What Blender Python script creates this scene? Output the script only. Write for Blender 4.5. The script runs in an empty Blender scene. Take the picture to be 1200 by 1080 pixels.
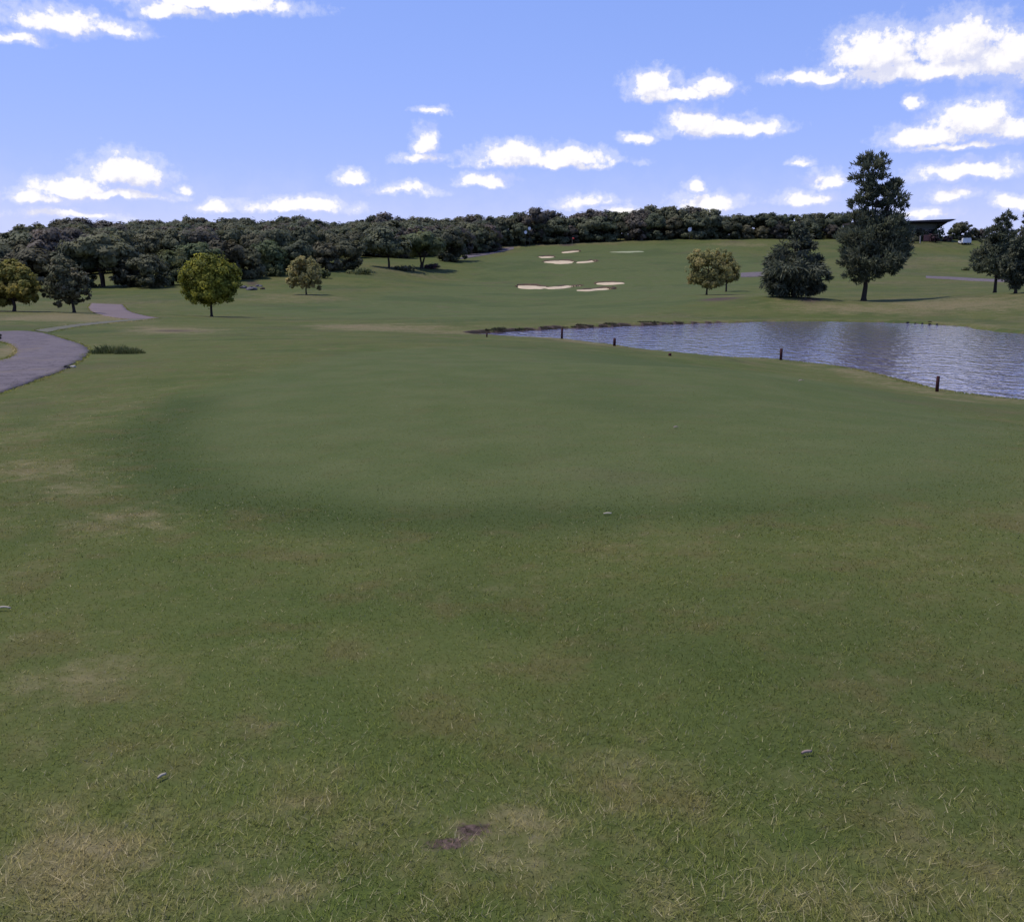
import bpy, math, random
import numpy as np
from mathutils import Vector

rng = np.random.default_rng(11)
random.seed(11)
C = bpy.context.scene.collection
PI = math.pi

# ------------------------------------------------------------------ camera model
EYE = 1.65
F = 1152.0                      # focal length in photo pixels (1200 wide)
HORIZON = 335.0
PITCH = math.atan((540.0 - HORIZON) / F)
WATER = -1.0


def ray(px, py):
    a, b = (px - 600.0) / F, -(py - 540.0) / F
    c, s = math.cos(PITCH), math.sin(PITCH)
    return np.array([a, c + b * s, -s + b * c])     # camera looks along +Y, pitched down


def P(px, py, Y):
    d = ray(px, py)
    t = Y / d[1]
    return np.array([d[0] * t, Y, EYE + d[2] * t])


# ------------------------------------------------------------------ generic helpers
def smooth(a, b, x):
    t = np.clip((x - a) / (b - a), 0, 1)
    return t * t * (3 - 2 * t)


def vnoise(x, y, seed=0):
    """value noise in 0..1 on a unit lattice"""
    xi, yi = np.floor(x).astype(np.int64), np.floor(y).astype(np.int64)
    fx, fy = x - xi, y - yi
    fx, fy = fx * fx * (3 - 2 * fx), fy * fy * (3 - 2 * fy)

    def h(i, j):
        n = (i * 374761393 + j * 668265263 + seed * 1442695041) & 0xFFFFFFFF
        n = ((n ^ (n >> 13)) * 1274126177) & 0xFFFFFFFF
        return ((n ^ (n >> 16)) & 0xFFFF) / 65535.0
    a, b, c, d = h(xi, yi), h(xi + 1, yi), h(xi, yi + 1), h(xi + 1, yi + 1)
    return (a * (1 - fx) + b * fx) * (1 - fy) + (c * (1 - fx) + d * fx) * fy


def fbm(x, y, seed=0, o=4):
    v, a, t = 0, 1.0, 0
    for i in range(o):
        v = v + a * vnoise(x * 2 ** i + 17.3 * i, y * 2 ** i - 9.1 * i, seed + i)
        t += a
        a *= .55
    return v / t


def mesh_np(name, V, Fc, mat=None, attrs=None, smooth_shade=False):
    V = np.asarray(V, np.float32).reshape(-1, 3)
    Fc = np.asarray(Fc, np.int32)
    me = bpy.data.meshes.new(name)
    me.vertices.add(len(V))
    me.vertices.foreach_set('co', V.ravel())
    k = Fc.shape[1]
    me.loops.add(Fc.size)
    me.loops.foreach_set('vertex_index', Fc.ravel())
    me.polygons.add(len(Fc))
    me.polygons.foreach_set('loop_start', np.arange(len(Fc), dtype=np.int32) * k)
    if smooth_shade:
        me.polygons.foreach_set('use_smooth', np.ones(len(Fc), bool))
    for an, (typ, data) in (attrs or {}).items():
        at = me.attributes.new(an, typ, 'POINT')
        at.data.foreach_set('color' if typ == 'FLOAT_COLOR' else 'value', np.asarray(data, np.float32).ravel())
    me.update(calc_edges=True)
    if mat:
        me.materials.append(mat)
    return me


def link(name, me, parent=None, loc=None):
    o = bpy.data.objects.new(name, me)
    C.objects.link(o)
    if parent is not None:
        o.parent = parent
    if loc is not None:
        o.location = loc
    return o


def tag(o, label, cat, group=None):
    o['label'] = label
    o['category'] = cat
    if group:
        o['group'] = group
    return o


def thing(name, label, cat, loc=(0, 0, 0), group=None, rz=0.0):
    o = bpy.data.objects.new(name, None)
    o.empty_display_size = .3
    C.objects.link(o)
    o.location = loc
    o.rotation_euler = (0, 0, rz)
    return tag(o, label, cat, group)


class MB:
    """collects polygons of one part"""
    def __init__(s):
        s.v, s.f = [], []

    def add(s, vs, fs):
        n = len(s.v)
        s.v += [tuple(map(float, p)) for p in vs]
        s.f += [tuple(i + n for i in f) for f in fs]

    def box(s, x0, x1, y0, y1, z0, z1):
        s.add([(x, y, z) for z in (z0, z1) for y in (y0, y1) for x in (x0, x1)],
              [(0, 2, 3, 1), (4, 5, 7, 6), (0, 1, 5, 4), (2, 6, 7, 3), (0, 4, 6, 2), (1, 3, 7, 5)])

    def prism(s, pts, y0, y1):
        """outline in x,z pushed along y"""
        n = len(pts)
        s.add([(x, y0, z) for x, z in pts] + [(x, y1, z) for x, z in pts],
              [tuple(range(n)), tuple(range(2 * n - 1, n - 1, -1))] +
              [(i, i + n, (i + 1) % n + n, (i + 1) % n) for i in range(n)])

    def tube(s, pts, rad, k=8):
        pts = [Vector(p) for p in pts]
        base = len(s.v)
        for i, p in enumerate(pts):
            d = (pts[min(i + 1, len(pts) - 1)] - pts[max(i - 1, 0)]).normalized()
            a = d.cross(Vector((0, 1, 0.013)))
            a = a.normalized() if a.length > 1e-4 else Vector((1, 0, 0))
            b = d.cross(a)
            for j in range(k):
                q = p + (a * math.cos(2 * PI * j / k) + b * math.sin(2 * PI * j / k)) * rad[i]
                s.v.append(tuple(q))
        for i in range(len(pts) - 1):
            for j in range(k):
                s.f.append((base + i * k + j, base + i * k + (j + 1) % k, base + (i + 1) * k + (j + 1) % k, base + (i + 1) * k + j))
        s.f.append(tuple(base + j for j in range(k))[::-1])
        s.f.append(tuple(base + (len(pts) - 1) * k + j for j in range(k)))

    def mesh(s, name, mat, shade=False):
        me = bpy.data.meshes.new(name)
        me.from_pydata(s.v, [], s.f)
        me.materials.append(mat)
        if shade:
            for p in me.polygons:
                p.use_smooth = True
        return me

    def build(s, name, mat, parent=None, shade=False):
        return link(name, s.mesh(name, mat, shade), parent)


# ------------------------------------------------------------------ materials
class NT:
    def __init__(s, name):
        s.m = bpy.data.materials.new(name)
        s.m.use_nodes = True
        s.t = s.m.node_tree
        s.t.nodes.clear()
        s.out = s.n('ShaderNodeOutputMaterial')

    def n(s, typ, **kw):
        nd = s.t.nodes.new(typ)
        for k, v in kw.items():
            setattr(nd, k, v)
        return nd

    def l(s, a, b):
        s.t.links.new(a, b)

    def val(s, sock, v):
        if hasattr(v, 'is_linked'):
            s.l(v, sock)
        else:
            sock.default_value = v

    def math(s, op, a, b=0.0, clamp=False):
        nd = s.n('ShaderNodeMath', operation=op, use_clamp=clamp)
        s.val(nd.inputs[0], a)
        s.val(nd.inputs[1], b)
        return nd.outputs[0]

    def mix(s, f, a, b, blend='MIX'):
        nd = s.n('ShaderNodeMix', data_type='RGBA', blend_type=blend)
        s.val(nd.inputs[0], f)
        for k, v in ((6, a), (7, b)):
            if isinstance(v, tuple) and len(v) == 3:
                v = v + (1.0,)
            s.val(nd.inputs[k], v)
        return nd.outputs[2]

    def noise(s, vec, scale, detail=3.0, rough=.55, out=0):
        nd = s.n('ShaderNodeTexNoise')
        nd.inputs['Scale'].default_value = scale
        nd.inputs['Detail'].default_value = detail
        nd.inputs['Roughness'].default_value = rough
        if vec is not None:
            s.l(vec, nd.inputs['Vector'])
        return nd.outputs[out]

    def ramp(s, f, a, b):
        nd = s.n('ShaderNodeMapRange', interpolation_type='SMOOTHSTEP')
        s.val(nd.inputs[0], f)
        nd.inputs[1].default_value = a
        nd.inputs[2].default_value = b
        return nd.outputs[0]

    def pos(s):
        return s.n('ShaderNodeNewGeometry').outputs['Position']

    def principled(s, col, rough=.9, spec=.2, normal=None):
        b = s.n('ShaderNodeBsdfPrincipled')
        if isinstance(col, tuple) and len(col) == 3:
            col = col + (1.0,)
        s.val(b.inputs['Base Color'], col)
        s.val(b.inputs['Roughness'], rough)
        b.inputs['Specular IOR Level'].default_value = spec
        if normal is not None:
            s.l(normal, b.inputs['Normal'])
        return b

    def bump(s, h, strength, dist):
        nd = s.n('ShaderNodeBump')
        nd.inputs['Strength'].default_value = strength
        nd.inputs['Distance'].default_value = dist
        s.l(h, nd.inputs['Height'])
        return nd.outputs[0]

    def done(s, shader):
        s.l(shader, s.out.inputs['Surface'])
        return s.m


def plain(name, col, rough=.8, spec=.3, var=.25, scale=3.0, bump=0.0):
    t = NT(name)
    p = t.n('ShaderNodeTexCoord').outputs['Object']
    n = t.noise(p, scale, 4.0, .6)
    c = t.mix(n, tuple(v * (1 - var) for v in col), tuple(min(1, v * (1 + var)) for v in col))
    nm = t.bump(t.noise(p, scale * 4, 4.0), .6, bump) if bump else None
    return t.done(t.principled(c, rough, spec, nm).outputs[0])


def turf_nodes(t):
    """colour of the grass from its zone (dry, mown, soil, lush fringe with darker patches) and from patches in world space"""
    p = t.pos()
    z = t.n('ShaderNodeAttribute', attribute_name='zone')
    sep = t.n('ShaderNodeSeparateColor')
    t.l(z.outputs['Color'], sep.inputs[0])
    dry, mown, soil, fringe = sep.outputs[0], sep.outputs[1], sep.outputs[2], z.outputs['Alpha']
    big = t.noise(p, .12, 4.0, .6)
    mid = t.noise(p, .9, 5.0, .65)
    small = t.noise(p, 6.0, 4.0, .7)
    fine = t.noise(p, 38.0, 3.0, .7)
    g = t.mix(t.ramp(mid, .3, .7), (.062, .090, .022), (.096, .112, .034))
    far = t.noise(p, .035, 5.0, .65)
    wide = t.noise(p, .33, 5.0, .62)
    g = t.mix(t.math('MULTIPLY', t.ramp(far, .48, .66), .6), g, (.108, .090, .048))
    g = t.mix(t.math('MULTIPLY', t.ramp(wide, .50, .66), .7), g, (.050, .070, .019))
    g = t.mix(t.ramp(big, .35, .65), g, t.mix(t.ramp(small, .3, .7), (.080, .100, .027), (.108, .114, .038)))
    m = t.mix(t.ramp(mid, .3, .72), (.077, .103, .033), (.097, .117, .043))
    g = t.mix(t.math('MULTIPLY', mown, t.math('ADD', .62, t.math('MULTIPLY', wide, .5))), g, m)
    band = t.noise(p, .055, 4.0, .6)
    g = t.mix(t.math('MULTIPLY', t.ramp(band, .50, .60), .5), g, (.052, .078, .026))
    g = t.mix(t.math('MULTIPLY', t.ramp(t.noise(p, .17, 5.0, .65), .54, .68), .4), g, (.108, .092, .050))
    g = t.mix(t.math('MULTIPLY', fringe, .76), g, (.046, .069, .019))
    d = t.mix(t.ramp(small, .3, .7), (.158, .130, .064), (.220, .188, .104))
    dm = t.math('ADD', t.math('MULTIPLY', dry, 1.15), t.math('MULTIPLY', t.math('SUBTRACT', mid, .5), 1.2))
    dm = t.math('ADD', dm, t.math('MULTIPLY', t.math('SUBTRACT', small, .5), 1.0))
    dm = t.math('ADD', dm, t.math('MULTIPLY', t.math('SUBTRACT', far, .5), 1.5))
    hue = t.noise(p, 1.9, 4.0, .6)
    g = t.mix(t.math('MULTIPLY', t.ramp(hue, .50, .68), t.math('SUBTRACT', .42, t.math('MULTIPLY', mown, .26))), g, (.112, .090, .040))
    g = t.mix(t.math('MULTIPLY', t.ramp(dm, .20, 1.0), .76), g, d)
    sm = t.math('ADD', soil, t.math('MULTIPLY', t.math('SUBTRACT', small, .5), .9))
    sm = t.math('ADD', sm, t.math('MULTIPLY', t.math('SUBTRACT', fine, .5), .9))
    bare = t.mix(t.ramp(soil, 1.0, 1.25), t.mix(t.ramp(fine, .3, .7), (.022, .016, .013), t.mix(small, (.085, .060, .048), (.16, .120, .098))), t.mix(fine, (.016, .013, .010), (.045, .036, .026)))
    g = t.mix(t.ramp(sm, .4, .75), g, bare)
    f = t.mix(fine, (.58, .56, .57), (1.16, 1.10, 1.13))
    return t.mix(1.0, g, f, 'MULTIPLY'), p


def mat_ground():
    t = NT('turf_ground')
    c, p = turf_nodes(t)
    h = t.math('ADD', t.math('MULTIPLY', t.noise(p, 30.0, 4.0, .7), .5), t.noise(p, 5.0, 4.0, .6))
    return t.done(t.principled(c, .95, .06, t.bump(h, .45, .025)).outputs[0])


def mat_blades():
    t = NT('grass_blades')
    c, p = turf_nodes(t)
    r = t.n('ShaderNodeAttribute', attribute_name='rnd').outputs['Fac']
    c = t.mix(1.0, c, t.mix(r, (.66, .70, .62), (1.12, 1.08, 1.02)), 'MULTIPLY')
    c = t.mix(t.math('MULTIPLY', t.ramp(r, .90, .97), .55), c, (.215, .19, .138))
    up = t.n('ShaderNodeCombineXYZ')               # short lawn blades are shaded as one soft sward
    up.inputs[2].default_value = 1.0
    nm = t.n('ShaderNodeVectorMath', operation='MULTIPLY_ADD')
    t.l(t.n('ShaderNodeNewGeometry').outputs['Normal'], nm.inputs[0])
    nm.inputs[1].default_value = (.25, .25, .1)
    t.l(up.outputs[0], nm.inputs[2])
    nn = t.n('ShaderNodeVectorMath', operation='NORMALIZE')
    t.l(nm.outputs[0], nn.inputs[0])
    a = t.n('ShaderNodeBsdfDiffuse')
    t.l(c, a.inputs[0])
    t.l(nn.outputs[0], a.inputs['Normal'])
    down = t.n('ShaderNodeVectorMath', operation='SCALE')
    t.l(nn.outputs[0], down.inputs[0])
    down.inputs['Scale'].default_value = -1.0
    b = t.n('ShaderNodeBsdfTranslucent')            # thin blades let the sun through
    t.l(c, b.inputs[0])
    t.l(down.outputs[0], b.inputs['Normal'])
    ad = t.n('ShaderNodeAddShader')
    t.l(a.outputs[0], ad.inputs[0])
    t.l(b.outputs[0], ad.inputs[1])
    return t.done(ad.outputs[0])


def mat_leaf(name, c1, c2, c3=None, trans=.25, objvar=0.0):
    t = NT(name)
    r = t.n('ShaderNodeAttribute', attribute_name='rnd').outputs['Fac']
    k = t.n('ShaderNodeAttribute', attribute_name='clump').outputs['Fac']
    c = t.mix(r, c1, c2)
    if c3:
        c = t.mix(t.math('MULTIPLY', t.ramp(k, .55, .95), .8), c, c3)
    c = t.mix(1.0, c, t.mix(k, (.72, .72, .72), (1.25, 1.25, 1.25)), 'MULTIPLY')
    if objvar:
        o = t.n('ShaderNodeObjectInfo').outputs['Random']
        nd = t.n('ShaderNodeHueSaturation')
        t.val(nd.inputs['Hue'], t.math('ADD', t.math('MULTIPLY', o, -.05), .528))
        t.val(nd.inputs['Value'], t.math('ADD', t.math('MULTIPLY', t.math('FRACT', t.math('MULTIPLY', o, 7.31)), objvar), 1 - objvar / 2))
        t.l(c, nd.inputs['Color'])
        c = nd.outputs[0]
    a = t.principled(c, .65, .2)
    b = t.n('ShaderNodeBsdfTranslucent')
    t.l(c, b.inputs[0])
    m = t.n('ShaderNodeMixShader')
    m.inputs[0].default_value = trans
    t.l(a.outputs[0], m.inputs[1])
    t.l(b.outputs[0], m.inputs[2])
    return t.done(m.outputs[0])


def mat_water():
    t = NT('pond_water')
    p = t.pos()
    mp = t.n('ShaderNodeMapping')
    mp.inputs['Rotation'].default_value = (0, 0, .35)
    mp.inputs['Scale'].default_value = (1.7, .85, 1)
    t.l(p, mp.inputs[0])
    a = t.noise(mp.outputs[0], 1.1, 3.0, .55)
    b = t.noise(mp.outputs[0], 4.2, 2.0, .5)
    h = t.math('ADD', a, t.math('MULTIPLY', b, .16))
    s = t.principled((.092, .082, .165), .03, .5, t.bump(h, 1.0, .10))
    s.inputs['IOR'].default_value = 1.33
    return t.done(s.outputs[0])


def mat_path():
    t = NT('asphalt')
    p = t.pos()
    n1, n2 = t.noise(p, .8, 5.0, .65), t.noise(p, 45.0, 3.0, .7)
    c = t.mix(n1, (.082, .068, .074), (.165, .140, .150))
    c = t.mix(1.0, c, t.mix(n2, (.6, .6, .6), (1.4, 1.4, 1.4)), 'MULTIPLY')
    d = t.ramp(t.noise(p, .7, 5.0, .65), .50, .68)
    cr = t.ramp(t.noise(p, 1.3, 6.0, .7), .485, .5)
    cr2 = t.ramp(t.noise(p, 1.3, 6.0, .7), .53, .515)
    c = t.mix(t.math('MULTIPLY', t.math('MULTIPLY', cr, cr2), .55), c, (.045, .040, .042))
    c = t.mix(t.math('MULTIPLY', d, .7), c, (.150, .122, .105))
    return t.done(t.principled(c, .95, .08, t.bump(n2, .5, .01)).outputs[0])


M_GROUND, M_BLADES, M_WATER, M_PATH = mat_ground(), mat_blades(), mat_water(), mat_path()
M_WORN = plain('worn_grassy_path', (.112, .108, .082), .95, .05, .35, .8, .01)
M_DIRT = plain('dirt_path', (.150, .118, .118), .95, .05, .30, .5, .01)
M_BARK = plain('bark', (.045, .036, .030), .95, .1, .5, 6.0, .02)
M_SAND = plain('sand', (.46, .365, .245), .95, .1, .35, .35, .02)
M_LIP = plain('shaded_earth_lip', (.085, .060, .042), .95, .1, .6, .7, .03)
M_STAKE = plain('red_stake_paint', (.045, .012, .012), .7, .2, .5, 8.0)
M_WHITE = plain('white_paint', (.66, .66, .68), .5, .4, .05, 3.0)
M_DARK = plain('dark_paint', (.025, .024, .026), .6, .3, .3, 3.0)
M_STONE = plain('grey_stone', (.105, .096, .10), .9, .2, .5, 4.0, .03)
M_DSTONE = plain('dark_stone', (.018, .017, .018), .9, .2, .5, 8.0, .02)
M_PSTONE = plain('pale_stone', (.38, .35, .31), .9, .2, .3, 9.0, .02)
M_WALL = plain('clubhouse_wall', (.11, .115, .10), .85, .2, .25, .8)
M_ROOF = plain('clubhouse_roof', (.040, .032, .030), .8, .2, .3, .8)
M_GLASS = plain('dark_glass', (.02, .026, .032), .08, .5, .2, 1.0)
M_RED = plain('faded_red_board', (.17, .08, .068), .8, .2, .25, 2.0)
M_FLAG = plain('flag_red', (.45, .05, .05), .8, .2, .15, 3.0)
M_STRAW = plain('straw', (.34, .30, .23), .8, .2, .2, 30.0)
M_PALELEAF = plain('pale_leaf', (.24, .18, .16), .8, .2, .2, 30.0)

L_GLOBE = mat_leaf('globe_leaves', (.115, .135, .022), (.29, .29, .042), (.36, .33, .05), .55)
L_YELLOW = mat_leaf('yellow_leaves', (.150, .150, .034), (.30, .27, .06), (.33, .26, .07), .5)
L_GREY = mat_leaf('grey_leaves', (.085, .094, .050), (.155, .150, .078), (.17, .14, .085), .4)
L_TAN = mat_leaf('tan_leaves', (.26, .235, .095), (.38, .35, .145), (.42, .32, .13), .55)
L_OLIVE = mat_leaf('olive_leaves', (.24, .225, .085), (.40, .37, .14), (.38, .30, .13), .58)
L_PINE = mat_leaf('pine_needles', (.070, .086, .054), (.130, .145, .090), (.150, .152, .092), .4)
L_CONIFER = mat_leaf('conifer_needles', (.044, .058, .038), (.098, .108, .068), (.145, .145, .088), .3)
L_WOOD = mat_leaf('wood_leaves', (.080, .092, .050), (.114, .122, .068), (.130, .130, .070), .36, .5)
L_WOOD_OLIVE = mat_leaf('olive_wood_leaves', (.100, .100, .054), (.140, .134, .072), (.150, .138, .074), .38, .4)
L_WOOD_BROWN = mat_leaf('brown_wood_leaves', (.092, .080, .062), (.128, .110, .084), (.140, .108, .080), .36, .4)
L_WOOD_FRONT = mat_leaf('front_wood_leaves', (.098, .118, .050), (.150, .166, .070), (.17, .168, .075), .42, .4)
L_SHRUB = mat_leaf('shrub_leaves', (.075, .098, .032), (.135, .150, .058), (.15, .15, .065), .4)
L_DARKSHRUB = mat_leaf('dark_shrub_leaves', (.030, .026, .028), (.065, .052, .050), (.09, .035, .042), .2)
L_REED = mat_leaf('reed_blades', (.030, .034, .020), (.075, .075, .038), (.10, .085, .045), .25)

# ------------------------------------------------------------------ terrain
ctl = [P(*c) for c in [
    (1000, 480, 15), (1200, 500, 14.4), (1098, 482, 17), (850, 440, 22), (600, 405, 29), (350, 407, 28),
    (0, 470, 16.3), (0, 520, 11), (100, 415, 28), (0, 425, 23), (0, 392, 41), (180, 374, 64), (250, 400, 33),
    (250, 371, 80), (300, 385, 51), (450, 390, 47), (550, 387, 56), (450, 378, 63), (600, 372, 72), (700, 377, 66),
    (800, 372, 78), (950, 369, 82), (1100, 369, 80), (1200, 380, 66),
    (1012, 352, 98), (930, 347, 97), (830, 345, 125), (1190, 343, 95), (1100, 345, 110), (700, 360, 105),
    (600, 350, 130), (500, 350, 125), (365, 345, 125), (660, 338, 165), (500, 325, 190), (830, 320, 190),
    (1000, 320, 185), (665, 305, 235), (850, 300, 250), (1100, 300, 245), (540, 293, 285), (700, 281, 305),
    (850, 279, 305), (960, 281, 300), (1100, 282, 285), (1160, 300, 260), (40, 365, 75), (100, 366, 75),
    (120, 335, 150), (200, 335, 150), (300, 335, 150), (-80, 345, 140), (455, 316, 190), (560, 300, 255),
    (1300, 335, 130), (1400, 300, 250)]]
for px, Y, z in ((0, 230, 4.6), (50, 250, 8.6), (200, 260, 10.2), (400, 280, 11.6), (500, 290, 12.8), (-150, 230, 3.5)):
    ctl.append(np.array([(px - 600) / F * Y, Y, z]))
for x, y, z in ((-12, 2, 0), (0, 2, 0), (12, 2, 0), (-10, 8, 0), (0, 8, 0), (9, 8, 0), (-14, -12, .1), (14, -12, -.1),
                (-3, 14, 0), (3, 14, 0), (0, 22, -.02), (-5, 20, 0), (4.5, 21, -.1), (35, 5, -.6), (-40, 5, .1), (70, 40, -.5),
                (0, 360, 18.8), (-150, 360, 11), (150, 360, 17), (0, 450, 10), (-400, 200, 3), (400, 200, 6), (-400, 0, 0),
                (400, 0, 0), (0, -300, 0), (-250, 450, 5), (250, 450, 8), (30, 45, -1.2), (15, 50, -1.2), (22, 33, -1.2)):
    ctl.append(np.array([x, y, z], float))
ctl = np.array(ctl)
S = 60.0


def _phi(r2):
    return np.where(r2 > 1e-12, .5 * r2 * np.log(np.maximum(r2, 1e-12)), 0.0)


def _solve():
    q = ctl[:, :2] / S
    n = len(q)
    d2 = ((q[:, None] - q[None]) ** 2).sum(-1)
    A = np.zeros((n + 3, n + 3))
    A[:n, :n] = _phi(d2) + np.eye(n) * 2e-4
    A[:n, n] = 1
    A[:n, n + 1:] = q
    A[n:, :n] = A[:n, n:].T
    return q, np.linalg.solve(A, np.concatenate([ctl[:, 2], np.zeros(3)]))


TQ, TW = _solve()

NEAR_SHORE = [(548, 393), (575, 393.8), (600, 394.5), (660, 397), (720, 405), (790, 416), (850, 418.5), (915, 422), (970, 428),
              (1010, 434), (1040, 440.5), (1070, 450), (1098, 457), (1150, 464.5), (1200, 470), (1300, 480)]
FAR_SHORE = [(1300, 396), (1200, 391), (1165, 389), (1130, 383), (1100, 381), (1060, 378.5), (1000, 377.3), (960, 376.5),
             (900, 377), (800, 380), (720, 383), (660, 385.5), (600, 388.5), (560, 391.5)]


def at_z(px, py, z):
    d = ray(px, py)
    t = (z - EYE) / d[2]
    return d[0] * t, d[1] * t


def wiggle(pts, amp, n=6):
    out = []
    for (x0, y0), (x1, y1) in zip(pts, pts[1:]):
        for i in range(n):
            f = i / n
            x, y = x0 + (x1 - x0) * f, y0 + (y1 - y0) * f
            d = math.hypot(x, y)
            out.append((x + amp * math.sin(x * 1.9 + y * .7) * min(1, d / 40), y + amp * math.sin(x * 2.3 - y * .9)))
    return out + [pts[-1]]


near_w = wiggle([at_z(*p, WATER) for p in NEAR_SHORE], .12)
far_w = wiggle([at_z(*p, WATER) for p in FAR_SHORE], .25)
POND = np.array(near_w + far_w)


def seg_dist(x, y, pts, closed=True):
    best = np.full(x.shape, 1e9)
    inside = np.zeros(x.shape, bool)
    n = len(pts)
    for i in range(n if closed else n - 1):
        ax, ay = pts[i]
        bx, by = pts[(i + 1) % n]
        dx, dy = bx - ax, by - ay
        t = np.clip(((x - ax) * dx + (y - ay) * dy) / (dx * dx + dy * dy + 1e-9), 0, 1)
        best = np.minimum(best, (x - ax - t * dx) ** 2 + (y - ay - t * dy) ** 2)
        if closed:
            c = ((ay > y) != (by > y)) & (x < (bx - ax) * (y - ay) / (by - ay + 1e-12) + ax)
            inside ^= c
    d = np.sqrt(best)
    return np.where(inside, -d, d) if closed else d


def tps(x, y):
    out = np.empty(x.shape)
    xf, yf, o = x.ravel() / S, y.ravel() / S, out.ravel()
    n = len(TQ)
    for i in range(0, len(xf), 20000):
        a, b = xf[i:i + 20000], yf[i:i + 20000]
        d2 = (a[:, None] - TQ[None, :, 0]) ** 2 + (b[:, None] - TQ[None, :, 1]) ** 2
        o[i:i + 20000] = _phi(d2) @ TW[:n] + TW[n] + TW[n + 1] * a + TW[n + 2] * b
    return o.reshape(x.shape)


def height(x, y, full=False):
    x, y = np.asarray(x, float), np.asarray(y, float)
    r = np.hypot(x, y)
    z = tps(x, y)
    z = z + (2.0 - z) * smooth(430, 900, r)
    z = z + (fbm(x * .25, y * .25, 3, 3) - .5) * .16 * smooth(8, 60, r) + (fbm(x * .06, y * .06, 5, 2) - .5) * .5 * smooth(60, 160, r)
    z = z + (fbm(x * 1.1, y * 1.1, 8, 3) - .5) * .035
    sd = np.full(x.shape, 99.0)
    m = (x > -12) & (x < 75) & (y > 8) & (y < 110)
    if m.any():
        sd[m] = seg_dist(x[m], y[m], POND)
        df = seg_dist(x[m], y[m], far_w, False)
        w = np.exp(-(df / 3.0) ** 2)
        e = .06 + .13 * w * (.5 + fbm(x[m] * .35, y[m] * .35, 9, 3))
        bl = 5.0 - 3.0 * w
        s, zz = sd[m], z[m]
        t = smooth(0, 1, s / bl)
        up = WATER + .02 + (e - .02) * smooth(0, .45, s)
        zo = up + (np.maximum(zz, WATER + .12) - up) * t
        zi = WATER - np.minimum(.8, .04 + .35 * -s)
        z[m] = np.where(s > 0, zo, zi)
    return (z, sd) if full else z


def H(x, y):
    return float(height(np.array([x]), np.array([y]))[0])


def hits(pts):
    """where the sight lines through these photo pixels meet the ground"""
    t = np.exp(np.linspace(math.log(1.5), math.log(420), 1100))
    D = np.array([ray(*p) for p in pts])
    X, Y, Z = D[:, :1] * t, D[:, 1:2] * t, EYE + D[:, 2:] * t
    G = height(X, Y)
    G = np.maximum(G, WATER)
    below = Z < G
    out = []
    for i in range(len(pts)):
        k = int(np.argmax(below[i]))
        if not below[i, k]:
            k = len(t) - 1
        k = max(k, 1)
        a, b = Z[i, k - 1] - G[i, k - 1], Z[i, k] - G[i, k]
        f = a / (a - b + 1e-12)
        tt = t[k - 1] + (t[k] - t[k - 1]) * min(max(f, 0), 1)
        out.append((D[i, 0] * tt, D[i, 1] * tt))
    return np.array(out)


def hit(px, py):
    x, y = hits([(px, py)])[0]
    return float(x), float(y), H(x, y)


# kinds of turf and plain darker patches, lying on the ground
TEE = hits([(300, 440), (225, 462), (178, 505), (188, 550), (255, 588), (400, 612), (700, 612), (950, 600), (1190, 575),
            (1180, 500), (1000, 452), (850, 432), (700, 415), (550, 405), (420, 413)])
FRINGE = hits([(230, 465), (172, 510), (185, 552), (258, 590), (400, 606), (620, 606), (800, 604), (1000, 588), (1150, 562)])
FAIRWAY = hits([(250, 362), (420, 350), (560, 312), (620, 288), (850, 288), (900, 310), (870, 340), (760, 366), (600, 374), (400, 372)])


def patch(px, py, hw, hh):
    (x, y), (x0, y0), (x1, y1) = hits([(px, py), (px, py - hh), (px, py + hh)])
    return x, y, hw * y / F, max((y0 - y1) / 2, .05), math.atan2((x0 - x1), (y0 - y1) + 1e-6)


DRY = [(patch(*p[:4]), p[4]) for p in [
    (90, 372, 110, 7, 1.05), (200, 387, 80, 7, 1.1), (60, 560, 120, 60, .6), (150, 610, 130, 30, .65), (260, 690, 160, 40, .5),
    (90, 800, 150, 60, .6), (300, 860, 160, 50, .6), (80, 1020, 170, 75, .9), (330, 1045, 190, 50, .85), (590, 965, 140, 45, .85),
    (900, 1050, 220, 40, .6), (850, 880, 120, 40, .35), (1000, 770, 120, 40, .3), (1120, 950, 120, 50, .4), (620, 640, 120, 14, .35),
    (820, 348, 80, 5, .9), (1000, 362, 160, 9, .78), (1120, 358, 110, 11, .78), (6, 412, 22, 9, 1.0), (640, 287, 90, 4, .9), (1110, 300, 50, 8, .6),
    (440, 384, 110, 6, .95), (570, 382, 50, 5, .5), (340, 347, 90, 7, .75), (760, 402, 50, 4, .5), (1060, 442, 60, 6, .55),
    (1130, 470, 80, 5, .6), (860, 287, 60, 4, .8), (320, 760, 120, 30, .45), (560, 800, 160, 40, .3), (450, 900, 100, 40, .45)]]
SOIL = [(patch(*p[:4]), p[4]) for p in [
    (556, 971, 40, 8, .95), (520, 989, 46, 8, .88), (600, 985, 70, 16, .42), (845, 350, 40, 2.5, .8), (545, 398, 20, 1.5, .35), (205, 388, 45, 3, .66),
    (296, 332, 14, 6, .7), (128, 365.5, 48, 5, .6), (165, 385, 30, 2, .5), (230, 388, 40, 2.5, .5), (950, 349, 25, 2, .8), (665, 287, 18, 2.5, .8), (860, 283, 30, 1.5, .7), (505, 313, 22, 2, .6),
    (925, 845, 26, 5, .4), (700, 382, 60, 1.2, .4)]]


DARK = [(patch(*p[:4]), p[4]) for p in [(1010, 790, 300, 130, .62), (820, 720, 220, 50, .42), (700, 860, 160, 70, .35), (1100, 960, 200, 60, .4), (560, 700, 200, 30, .3)]]  # patches with darker green colour and slightly longer blades


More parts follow.
